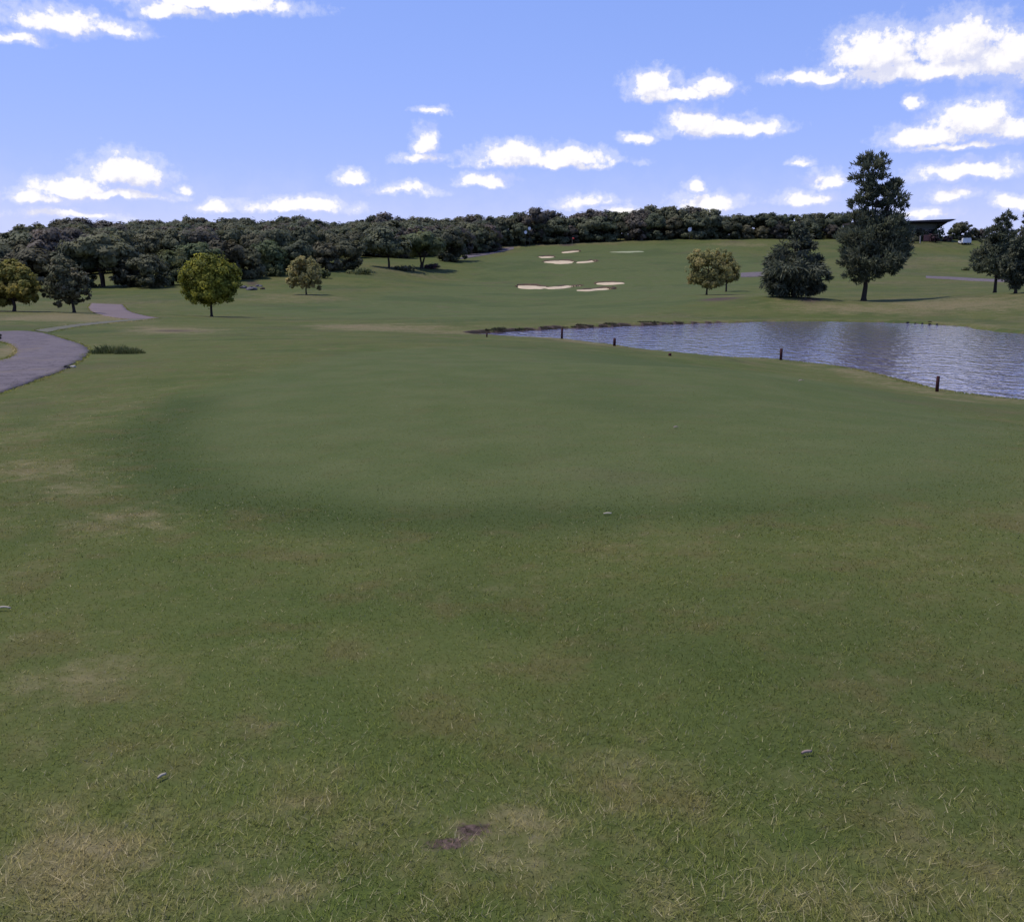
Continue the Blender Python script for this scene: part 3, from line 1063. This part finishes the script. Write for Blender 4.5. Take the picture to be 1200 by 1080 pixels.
one_wood(121, 336, 276, 'spreading tree with a forked bare trunk left of the globe tree, front of the wood', False, 1.25)
one_wood(152, 336, 304, 'low dark bushy tree right of the forked spreading tree', True, 1.25)
one_wood(178, 337, 300, 'dark bushy tree between the low bush and the globe tree', True, 1.2)
one_wood(203, 334, 292, 'tall dark tree just left of the globe tree', True)
one_wood(292, 326, 292, 'dark tree above the grey rocks right of the globe tree', True, 1.1)
one_wood(318, 322, 284, 'dark tree behind and left of the tan tree', True, 1.1)
one_wood(408, 316, 284, 'dense dark bush-like tree right of the tan tree', True, 1.2)
one_wood(456, 314, 270, 'spreading tree with two slanting bare trunks at the wood edge', False, 1.3)
one_wood(494, 315, 272, 'tree with one straight bare trunk at the right end of the wood edge', False, 1.2)
one_wood(530, 306, 270, 'dark tree just left of the grey hill path', True, 1.1)
one_wood(558, 296, 268, 'dark tree at the top of the grey hill path', True, 1.1)
one_wood(40, 340, 290, 'dark tree behind the yellow-olive tree', True, 1.2)
one_wood(4, 340, 292, 'dark tree behind the left edge of the yellow-olive tree', True, 1.2)
one_wood(85, 338, 290, 'dark tree rising behind the thin grey-green tree', True, 1.2)
one_wood(232, 331, 286, 'dark tree behind the globe tree', True, 1.1)
one_wood(262, 329, 284, 'dark tree behind the right shoulder of the globe tree', True, 1.1)
one_wood(350, 319, 282, 'dark reddish tree directly behind the tan tree', True, 1.1)
one_wood(382, 317, 284, 'dark tree between the tan tree and the dense bush-like tree', True, 1.1)
for px, py, top, lab in ((1117, 283, 266, 'dark tree beside the clubhouse roof tip'), (1125, 283, 260, 'taller dark tree right of the clubhouse'), (1140, 284, 267, 'small dark tree above the white carts'),
                         (1150, 286, 268, 'dark tree between the white carts and the spiky pine')):
    Y = 292
    x = P(px, py, Y)[0]
    wood_tree(x, Y, P(px, top, Y)[2] - H(x, Y), lab, 'trees beside the clubhouse', True, 1.0)


# ------------------------------------------------------------------ shrubs, tufts, reeds
def blade_clump(name, n, h, spread, w, mat, seed):
    g = np.random.default_rng(seed)
    a = g.uniform(0, 2 * PI, n)
    r = spread * np.sqrt(g.random(n))
    x, y = r * np.cos(a), r * np.sin(a) * .7
    hh = h * g.uniform(.35, 1.15, n) * (1 - .75 * (r / spread) ** 2)
    la = a + g.normal(0, .7, n)
    ln = hh * g.uniform(.15, .8, n)
    th = g.uniform(0, PI, n)
    ux, uy = np.cos(th) * w, np.sin(th) * w
    V = np.empty((n, 5, 3))
    V[:, 0] = np.stack([x - ux, y - uy, np.full(n, -.03)], -1)
    V[:, 1] = np.stack([x + ux, y + uy, np.full(n, -.03)], -1)
    mx, my = x + np.cos(la) * ln * .35, y + np.sin(la) * ln * .35
    V[:, 2] = np.stack([mx + ux * .8, my + uy * .8, hh * .62], -1)
    V[:, 3] = np.stack([x + np.cos(la) * ln, y + np.sin(la) * ln, hh], -1)
    V[:, 4] = np.stack([mx - ux * .8, my - uy * .8, hh * .62], -1)
    return mesh_np(name, V, np.arange(n * 5).reshape(-1, 5), mat,
                   {'rnd': ('FLOAT', np.repeat(g.random(n), 5)), 'clump': ('FLOAT', np.repeat(g.random(n), 5))})


for px, py, s, lab in ((132, 414, 1.0, 'green grass tuft left of its twin beside the cart path bend'), (152, 414.5, .65, 'smaller green grass tuft right of its twin beside the cart path bend')):
    x, y, z = hit(px, py)
    tag(link('grass_tuft', blade_clump('grass_tuft', 800, .24 * s + .05, .66 * s, .008, L_SHRUB, int(px)), None, (x, y, z)), lab, 'grass tuft', 'tall grass tufts beside the cart path')
reed_meshes = [blade_clump('reed_clump', 160, .55, .55, .022, L_REED, 70 + i) for i in range(4)]
g = random.Random(5)
for i in range(24):
    f = g.random()
    px = 575 + 225 * f
    base = float(np.interp(px, [560, 600, 660, 720, 800], [391.5, 388.5, 385.5, 383, 380]))
    if i >= 23:
        px = g.uniform(905, 1105)
        base = float(np.interp(px, [900, 960, 1000, 1060, 1105], [377, 376.5, 377.3, 378.5, 381]))
    x, y = at_z(px, base, WATER)
    y += g.uniform(.1, .5)
    o = tag(link('reed_clump', g.choice(reed_meshes), None, (x, y, H(x, y))), 'dark sedge clump on the far bank of the pond', 'reeds', 'sedge clumps along the far pond bank')
    s = g.uniform(.18, .42)
    o.scale = (s * g.uniform(1, 2.6), s, s * .75)
    o.rotation_euler = (0, 0, g.uniform(-.5, .5))


def shrub(px, py, hw, hh, mat, label, seed, leaf=.2, Y=None, group=None, n=40):
    if Y:
        x, y = P(px, py, Y)[0], Y
        z = H(x, y)
    else:
        x, y, z = hit(px, py)
    k = y / F
    L = [(g.uniform(-.5, .5) * hw * k, g.uniform(-.4, .4) * hw * k, hh * k * g.uniform(.6, 1.1), hw * k * .6, hw * k * .5, hh * k * .8) for _ in range(5)]
    L.append((0, 0, hh * k * .7, hw * k * .9, hw * k * .7, hh * k * .8))
    return tag(link('shrub', crown_mesh('shrub', L, leaf, mat, n, 18, .4, seed=seed), None, (x, y, z)), label, 'shrub', group)


shrub(188, 333, 12, 6, L_SHRUB, 'light green shrub under the dark trees left of the globe tree', 31)
shrub(172, 336, 11, 5, L_SHRUB, 'pale green low shrub left of the light green shrub', 32)
shrub(378, 326, 8, 6, L_SHRUB, 'green shrub just right of the tan tree', 33)
shrub(322, 324, 14, 6, L_SHRUB, 'bright green shrub left of the tan tree', 34)
shrub(425, 321, 20, 3, L_SHRUB, 'low green shrub along the wood edge below the bush-like tree', 35)
shrub(475, 317, 16, 3, L_GREY, 'low grey-green shrub between the two slanting trunks and the straight trunk', 36)
shrub(507, 315, 13, 3, L_DARKSHRUB, 'low dark reddish shrub at the foot of the straight-trunked tree', 37)
shrub(1094, 284, 8, 5, L_DARKSHRUB, 'dark maroon shrub in front of the clubhouse beside the red board', 38)
shrub(1108, 283, 7, 4, L_DARKSHRUB, 'low dark shrub right of the maroon shrub', 39)
shrub(1066, 285, 9, 5, L_GREY, 'grey-green shrub in front of the clubhouse left of the pale posts', 40)
shrub(1061, 283, 9, 11, L_WOOD, 'tall dark green shrub hiding the left part of the clubhouse wall', 43, .26, 284.2, None, 70)
shrub(1079, 283, 9, 9, L_WOOD_OLIVE, 'olive green shrub against the middle of the clubhouse wall', 44, .26, 284.4, None, 60)
shrub(1099, 283, 8, 10, L_WOOD, 'dark shrub under the right eave of the clubhouse', 45, .26, 284.2, None, 60)
shrub(1132, 317, 5, 2, L_SHRUB, 'tiny green shrub left of the spiky pine', 41)
shrub(-2, 398, 5, 5, L_DARKSHRUB, 'dark shrub cut off by the left edge beside the cart path', 42, .05)


# rocks
def rock_mesh(name, r, mat, seed, flat=.65):
    g = np.random.default_rng(seed)
    bm = MB()
    nu, nv = 12, 7
    vs, fs = [], []
    ph = g.uniform(0, 6, 6)
    for j in range(nv + 1):
        for i in range(nu):
            a, b = 2 * PI * i / nu, PI * j / nv
            d = 1 + .22 * math.sin(2 * a + ph[0]) * math.sin(b) + .16 * math.sin(3 * a + ph[1] + 2 * b) + .12 * math.cos(3 * b + ph[2] + a)
            vs.append((r * d * math.sin(b) * math.cos(a), r * d * math.sin(b) * math.sin(a), r * flat * d * math.cos(b) + r * flat * .35))
    for j in range(nv):
        for i in range(nu):
            fs.append((j * nu + i, (j + 1) * nu + i, (j + 1) * nu + (i + 1) % nu, j * nu + (i + 1) % nu))
    bm.add(vs, fs)
    return bm.mesh(name, mat, False)


def rock(px, py, wpx, mat, label, group, seed, flat=.65):
    x, y, z = hit(px, py)
    return tag(link('stone', rock_mesh('stone', wpx / 2 * y / F, mat, seed, flat), None, (x, y, z)), label, 'stone', group)


rock(78, 431.5, 8, M_DSTONE, 'small black stone on the cart path edge', None, 1, .6)
rock(86, 430.5, 6, M_PSTONE, 'small pale stone right of the black stone on the path edge', None, 2, .6)
for i, (px, py, w, lab) in enumerate(((286, 338, 9, 'pale grey boulder nearest the globe tree'), (295, 340, 11, 'largest grey boulder right of the globe tree'), (303, 336, 7, 'upper grey boulder of the group right of the globe tree'),
                                      (308, 339, 6, 'darker boulder at the right end of the group by the globe tree'))):
    rock(px, py, w, M_STONE if i < 3 else M_LIP, lab, 'boulders right of the globe tree', 10 + i, .5)
for i in range(5):
    px = 1064 + i * 8.5
    rock(px, float(np.interp(px, [1060, 1100, 1130], [378.2, 380.4, 382])), g.uniform(2, 3.6), M_DSTONE, 'dark stone on the far pond bank right of the pine reflection', 'dark stones on the far pond bank', 30 + i, .6)

# ------------------------------------------------------------------ hazard stakes
for px, top, base, w, lab in ((1098, 440, 458.5, 4.0, 'dark red hazard stake nearest the camera, at the right end of the pond edge'),
                              (915, 408, 421.5, 3.3, 'dark red hazard stake at the middle of the near pond edge'),
                              (720, 396, 405, 3.2, 'red-brown hazard stake at the pond edge above the tee centre'),
                              (658.5, 384.5, 396.5, 2.4, 'thin dark hazard stake standing against the narrow end of the pond'),
                              (570.5, 389.5, 394.5, 1.8, 'tiny farthest hazard stake at the left tip of the pond'),
                              (785, 413.5, 416.5, 3.6, 'short broken stake stump at the pond edge')):
    x, y, z = hit(px, base + .4)
    k = y / F
    hh, r = (base - top) * k, w * k * .5
    root = thing('hazard_stake', lab, 'stake', (x, y, z), 'red hazard stakes along the near pond edge')
    mb = MB()
    mb.tube([(0, 0, -.1), (0, 0, hh * .5), (.004, 0, hh * .97), (.004, 0, hh)], [r, r, r * .97, r * .7], 10)
    mb.build('post', M_STAKE, root, True)

# ------------------------------------------------------------------ small things lying on the turf
def sliver(px, py, L, w, rz, mat, label, cat, name, bend=.25):
    x, y, z = hit(px, py)
    vs, fs = [], []
    n = 7
    for i in range(n):
        f = i / (n - 1)
        ww = w * math.sin(PI * (.12 + .8 * f)) * .5
        zz = .006 + bend * L * math.sin(PI * f)
        for s, dz in ((-1, .0), (0, .006), (1, 0)):
            vs.append(((f - .5) * L, s * ww + .1 * L * math.sin(3 * f), zz + dz))
    for i in range(n - 1):
        for s in range(2):
            fs.append((i * 3 + s, i * 3 + s + 1, i * 3 + s + 4, i * 3 + s + 3))
    o = link(name, mesh_np(name, vs, fs, mat), None, (x, y, z + .007))
    o.rotation_euler = (0, 0, rz)
    sol = o.modifiers.new('thickness', 'SOLIDIFY')
    sol.thickness = .003
    return tag(o, label, cat)


sliver(190, 914, .034, .004, 1.0, M_STRAW, 'pale straw sprig on the grass at lower left', 'straw', 'straw_sprig', .06)
sliver(4, 716, .075, .008, .1, M_STRAW, 'white stalk lying on the turf at the left edge', 'stalk', 'dry_stalk', .08)
sliver(945, 886, .042, .006, .3, M_PALELEAF, 'curled pale pink leaf on the grass at lower right', 'leaf', 'fallen_leaf', .04)
sliver(712, 604, .060, .015, .1, M_STRAW, 'small white leaf on the grass below the tee centre', 'leaf', 'fallen_leaf', .04)
sliver(939, 447, .13, .05, .3, M_PALELEAF, 'tan leaf on the turf below the middle hazard stake', 'leaf', 'fallen_leaf', .15)
sliver(792, 502, .07, .03, .7, M_PALELEAF, 'small brown leaf on the right half of the tee', 'leaf', 'fallen_leaf', .1)

# ------------------------------------------------------------------ clubhouse and what stands by it
YC = 286.0
kc = YC / F
x0, _, zr = P(1048, 258, YC)
cx = P(1080, 282, YC)[0]
zb = H(cx, YC)
root = thing('clubhouse', 'low dark clubhouse with a flat overhanging pointed roof on the right skyline', 'building', (cx, YC, zb))
X = lambda px: (px - 1080) * kc
Zp = lambda py: P(1080, py, YC)[2] - zb
mb = MB()
mb.prism([(X(1000), Zp(262.6)), (X(1100), Zp(261.0)), (X(1104), Zp(261.2)), (X(1112), Zp(258.0)), (X(1108), Zp(257.6)), (X(1060), Zp(259.6)), (X(1000), Zp(260.4))], -3.5, 9)
mb.build('roof', M_ROOF, root)
mb = MB()
mb.prism([(X(1002), Zp(262.4)), (X(1002), -.6), (X(1096), -.6), (X(1096), Zp(262.3))], -.6, 7)
mb.build('wall', M_WALL, root)
mb = MB()
mb.prism([(X(1096.2), Zp(268)), (X(1096.2), Zp(262.3)), (X(1107), Zp(260.6))], -1.2, 6)
mb.build('eave_bracket', M_ROOF, root)
for px in (1062, 1072, 1082, 1091):
    mb = MB()
    mb.box(X(px - 3.6), X(px + 3.6), -.66, -.62, Zp(277), Zp(269.5))
    w = mb.build('window', M_GLASS, root)
    fr = MB()
    for a, b in ((px - 4, px - 3.6), (px + 3.6, px + 4)):
        fr.box(X(a), X(b), -.72, -.61, Zp(277.4), Zp(269.1))
    fr.box(X(px - 3.58), X(px + 3.58), -.72, -.61, Zp(269.48), Zp(269.1))
    fr.box(X(px - 3.58), X(px + 3.58), -.72, -.61, Zp(277.4), Zp(277.02))
    fr.build('frame', M_DARK, w)
for px, py, h, lab in ((1070, 285, 6.5, 'left one of two pale posts in front of the clubhouse'), (1078, 285, 7.5, 'right one of two pale posts in front of the clubhouse')):
    x, y, z = hit(px, py)
    y = min(y, 283)
    x = P(px, py, y)[0]
    z = H(x, y)
    r = thing('pale_post', lab, 'post', (x, y, z), 'pale posts before the clubhouse')
    mb = MB()
    mb.box(-.12, .12, -.12, .12, -.2, h * kc)
    mb.build('post', M_PSTONE, r)
    mb = MB()
    mb.box(-.18, .18, -.18, .18, h * kc, h * kc + .12)
    mb.build('cap', M_PSTONE, r)
Y = 281.0
x = P(1086, 287, Y)[0]
z = H(x, Y)
r = thing('sign_board', 'faded red board standing on the lawn in front of the clubhouse', 'board', (x, Y, z))
mb = MB()
mb.box(-.95, .95, -.04, .04, .35, 2.0)
mb.build('panel', M_RED, r)
for s in (-.8, .8):
    mb = MB()
    mb.box(s - .06, s + .06, .045, .16, -.2, 1.9)
    mb.build('post', M_LIP, r)


def cart(px, py, Y, label, rz):
    x = P(px, py, Y)[0]
    r = thing('golf_cart', label, 'cart', (x, Y, H(x, Y)), 'white carts right of the clubhouse', rz)
    mb = MB()
    mb.prism([(-.62, .32), (.62, .32), (.62, 1.2), (.5, 1.62), (-.5, 1.62), (-.62, 1.2)], -1.15, -.55)
    mb.box(-.6, .6, -.54, 1.0, .3, .5)
    mb.box(-.6, .6, .35, 1.1, .51, .95)
    mb.build('body', M_WHITE, r)
    mb = MB()
    mb.box(-.55, .55, .3, .85, .96, 1.08)
    mb.box(-.55, .55, .86, .98, .96, 1.45)
    mb.build('seat', M_DARK, r)
    mb = MB()
    mb.prism([(-.66, 1.9), (.66, 1.9), (.6, 2.0), (-.6, 2.0)], -1.0, 1.15)
    mb.build('roof', M_DARK, r)
    for sx in (-.55, .55):
        for y0, y1 in ((-.75, -.8), (1.05, 1.05)):
            mb = MB()
            mb.tube([(sx, y0, .9), (sx, y1, 1.91)], [.03, .03], 6)
            mb.build('roof_post', M_DARK, r)
    for sx in (-.56, .56):
        for yy in (-.8, .75):
            mb = MB()
            mb.tube([(sx - .09, yy, .24), (sx + .09, yy, .24)], [.25, .25], 14)
            mb.build('wheel', M_DARK, r)


cart(1127.6, 286, 279, 'white cart with a dark roof, left one of the pair by the dark trees', .15)
cart(1133.6, 286, 279.5, 'white cart with a dark roof, right one of the pair by the dark trees', -.1)

# white discs on poles, added for bright gaps in the hilltop trees, and the flag
for px, py, s, Y, lab in ((616.0, 272.3, 3.6, 291, 'small white disc added for a bright gap low in the hilltop trees, lower one of two'), (620.5, 267.8, 3.4, 291.6, 'small grey-white disc added for a bright gap just above and right of the lower white disc'),
                          (808.3, 269.0, 4.4, 296, 'small white disc added for a bright gap in the hilltop trees above the olive tree')):
    p = P(px, py, Y)
    zb = H(p[0], Y)
    r = thing('bright_gap_disc', lab, 'board', (p[0], Y, zb), 'white discs added for bright gaps in the hilltop trees')
    k = Y / F
    mb = MB()
    mb.prism([(math.cos(a) * s * .5 * k, p[2] - zb + math.sin(a) * s * .55 * k) for a in np.linspace(0, 2 * PI, 9)[:-1]], -.04, .04)
    mb.build('panel', M_WHITE, r)
    mb = MB()
    mb.tube([(0, .1, -.2), (0, .1, p[2] - zb)], [.05, .04], 8)
    mb.build('pole', M_DARK, r)
x, y, z = hit(670.5, 288.5)
r = thing('flagstick', 'thin flagstick with a red flag on the hilltop green', 'flag', (x, y, z))
mb = MB()
mb.tube([(0, 0, -.1), (0, 0, 2.4)], [.03, .025], 8)
mb.build('pole', M_STRAW, r)
mb = MB()
vs, fs = [], []
for i in range(6):
    for zz in (2.38, 1.95):
        vs.append((.03 + i * .11, .05 * math.sin(i * 1.2), zz - .01 * i))
for i in range(5):
    fs.append((i * 2, i * 2 + 1, i * 2 + 3, i * 2 + 2))
fl = link('flag', mesh_np('flag', vs, fs, M_FLAG, None, True), r)
fl.modifiers.new('thickness', 'SOLIDIFY').thickness = .01

# ------------------------------------------------------------------ sky, clouds and sun
SUN_EL, SUN_AZ = math.radians(65), math.radians(-82)     # azimuth clockwise from +Y: from the left, a little ahead
w = bpy.data.worlds.new('World')
bpy.context.scene.world = w
w.use_nodes = True
nt = w.node_tree
nt.nodes.clear()


class WN(NT):
    def __init__(s, tree):
        s.t = tree


q = WN(nt)
out = q.n('ShaderNodeOutputWorld')
bg = q.n('ShaderNodeBackground')
SKY_STRENGTH = .10
bg.inputs['Strength'].default_value = SKY_STRENGTH
sky = q.n('ShaderNodeTexSky', sky_type='NISHITA')
sky.sun_disc = False
sky.sun_elevation = SUN_EL
sky.sun_rotation = SUN_AZ
sky.altitude = 1400
sky.air_density = 1.0
sky.dust_density = .6
sky.ozone_density = 1.0
tc = q.n('ShaderNodeTexCoord').outputs['Generated']
sp = q.n('ShaderNodeSeparateXYZ')
q.l(tc, sp.inputs[0])
az = q.math('MULTIPLY', q.math('ARCTAN2', sp.outputs[0], sp.outputs[1]), 180 / PI)
el = q.math('MULTIPLY', q.math('ARCSINE', sp.outputs[2]), 180 / PI)
cv = q.n('ShaderNodeCombineXYZ')
q.l(az, cv.inputs[0])
q.l(el, cv.inputs[1])
ae = cv.outputs[0]
# wisps that bend the cloud edges
wn = q.n('ShaderNodeTexNoise')
wn.inputs['Scale'].default_value = .55
wn.inputs['Detail'].default_value = 4
wn.inputs['Roughness'].default_value = .6
q.l(ae, wn.inputs['Vector'])
vm = q.n('ShaderNodeVectorMath', operation='SUBTRACT')
q.l(wn.outputs['Color'], vm.inputs[0])
vm.inputs[1].default_value = (.5, .5, .5)
vs_ = q.n('ShaderNodeVectorMath', operation='MULTIPLY_ADD')
q.l(vm.outputs[0], vs_.inputs[0])
vs_.inputs[1].default_value = (1.7, 1.3, 0)
q.l(ae, vs_.inputs[2])
aew = vs_.outputs[0]


def azel(px, py):
    d = ray(px, py)
    d = d / np.linalg.norm(d)
    return math.degrees(math.atan2(d[0], d[1])), math.degrees(math.asin(d[2]))


CL = [(1032, 68, 62, 36), (1122, 58, 56, 38), (1185, 72, 60, 36), (955, 92, 52, 11), (1090, 86, 130, 17),
      (1145, 143, 58, 28), (1088, 162, 52, 16), (1195, 153, 36, 20), (1070, 123, 12, 11), (1120, 172, 80, 8),
      (845, 152, 72, 16), (812, 143, 36, 18), (885, 150, 42, 15),
      (764, 103, 34, 20), (834, 102, 24, 15), (795, 112, 60, 11), (750, 163, 22, 10),
      (606, 184, 60, 20), (668, 183, 54, 14), (640, 192, 100, 9), (568, 211, 36, 10),
      (497, 170, 18, 22), (494, 186, 42, 11), (412, 208, 26, 13), (475, 223, 54, 11), (506, 132, 26, 8),
      (150, 205, 50, 26), (84, 222, 50, 17), (48, 234, 32, 12), (110, 228, 90, 8), (215, 222, 16, 8),
      (252, 246, 24, 10), (345, 243, 74, 11), (372, 240, 38, 12), (80, 252, 70, 8),
      (70, 28, 80, 24), (142, 36, 36, 17), (255, 6, 100, 14), (200, 14, 46, 12), (20, 48, 40, 12),
      (690, 238, 46, 12), (832, 238, 44, 14), (815, 220, 14, 11), (740, 250, 60, 8),
      (970, 212, 24, 12), (938, 193, 18, 7), (942, 233, 40, 14), (1135, 203, 60, 15), (1114, 230, 36, 13), (1192, 240, 26, 12), (1085, 250, 40, 10)]
SOFT = {(506, 132), (215, 222), (80, 252), (690, 238), (740, 250), (942, 233), (475, 223), (494, 186), (20, 48), (70, 28), (142, 36), (938, 193), (1114, 230), (1085, 250), (1120, 172)}
def cloud_field(coord):
    acc = None
    for cx_, cy_, a_, b_ in CL:
        ca, ce = azel(cx_, cy_)
        k = 180 / PI / F * .97
        ia, ib = 1 / (a_ * k * .96), 1 / (b_ * k * .98)
        s1 = q.n('ShaderNodeVectorMath', operation='SUBTRACT')
        q.l(coord, s1.inputs[0])
        s1.inputs[1].default_value = (ca, ce, 0)
        m1 = q.n('ShaderNodeVectorMath', operation='MULTIPLY')
        q.l(s1.outputs[0], m1.inputs[0])
        m1.inputs[1].default_value = (ia, ib, 0)
        m2 = q.n('ShaderNodeVectorMath', operation='MULTIPLY')
        q.l(s1.outputs[0], m2.inputs[0])
        m2.inputs[1].default_value = (-ia, -1.7 * ib, 0)
        mx = q.n('ShaderNodeVectorMath', operation='MAXIMUM')
        q.l(m1.outputs[0], mx.inputs[0])
        q.l(m2.outputs[0], mx.inputs[1])
        ln = q.n('ShaderNodeVectorMath', operation='LENGTH')
        q.l(mx.outputs[0], ln.inputs[0])
        d = q.math('SUBTRACT', .78 if (cx_, cy_) in SOFT else 1.0, ln.outputs['Value'])
        acc = d if acc is None else q.math('MAXIMUM', acc, d)
    return acc


def shifted(vec, off):
    nd = q.n('ShaderNodeVectorMath', operation='ADD')
    q.l(vec, nd.inputs[0])
    nd.inputs[1].default_value = off
    return nd.outputs[0]


OFF = (-.35, .75, 0)                  # towards the sun
fn2 = q.noise(ae, .8, 5.0, .6)
billow = lambda v: q.math('ADD', q.math('MULTIPLY', q.math('SUBTRACT', q.noise(v, 1.0, 6.0, .56), .5), 1.15), q.math('MULTIPLY', q.math('SUBTRACT', q.noise(v, 3.1, 5.0, .62), .5), .75))
dens = q.math('ADD', cloud_field(aew), billow(ae))
dens2 = q.math('ADD', cloud_field(shifted(aew, OFF)), billow(shifted(ae, OFF)))
alpha = q.math('MAXIMUM', q.ramp(dens, .03, .46), q.math('MULTIPLY', q.ramp(dens, -.36, .2), .32))
lit = q.math('SUBTRACT', dens, dens2)
core = q.ramp(q.math('ADD', lit, q.math('MULTIPLY', q.math('SUBTRACT', fn2, .5), .7)), -.30, .34)
g0 = q.mix(1.0, sky.outputs[0], (.155, .142, .14), 'MULTIPLY')      # softer and more even than the bare sky model
ss = q.n('ShaderNodeSeparateColor')
q.l(g0, ss.inputs[0])
sc_ = q.n('ShaderNodeCombineColor')
for ch, (pw, am) in enumerate(((.62, 5.82), (.46, 6.2), (.40, 11.0))):
    q.l(q.math('MULTIPLY', q.math('POWER', ss.outputs[ch], pw), am), sc_.inputs[ch])
veil = q.math('MULTIPLY', q.ramp(q.math('ADD', el, q.math('MULTIPLY', fn2, 3.0)), 8.5, 2.5), .68)
skyc = q.mix(veil, sc_.outputs[0], (6.7, 7.2, 10.2))
k = 1.0 / SKY_STRENGTH
cloud = q.mix(core, (.73 * k, .75 * k, .93 * k), (1.02 * k, 1.0 * k, 1.02 * k))
fin = q.mix(alpha, skyc, cloud)
q.l(fin, bg.inputs['Color'])
q.l(bg.outputs[0], out.inputs[0])

sl = bpy.data.lights.new('sun', 'SUN')
sl.energy = 3.9
sl.angle = math.radians(.5)
sl.color = (1.0, .93, .82)
so = bpy.data.objects.new('sun', sl)
C.objects.link(so)
sdir = Vector((math.sin(SUN_AZ) * math.cos(SUN_EL), math.cos(SUN_AZ) * math.cos(SUN_EL), math.sin(SUN_EL)))
so.rotation_euler = sdir.to_track_quat('Z', 'Y').to_euler()
so.location = (0, 0, 60)

# ------------------------------------------------------------------ camera
cam = bpy.data.cameras.new('camera')
co = bpy.data.objects.new('camera', cam)
C.objects.link(co)
cam.sensor_fit = 'HORIZONTAL'
cam.sensor_width = 36.0
cam.lens = 36.0 * F / 1200.0
cam.clip_start = .05
cam.clip_end = 8000
co.location = (0, 0, EYE)
co.rotation_euler = (PI / 2 - PITCH, 0, 0)
sc = bpy.context.scene
sc.camera = co
sc.view_settings.view_transform = 'Standard'
sc.view_settings.look = 'None'
sc.view_settings.exposure = 0
sc.view_settings.gamma = 1
sc.cycles.use_denoising = True
sc.cycles.max_bounces = 6
print('trees in the wood:', wood_n)
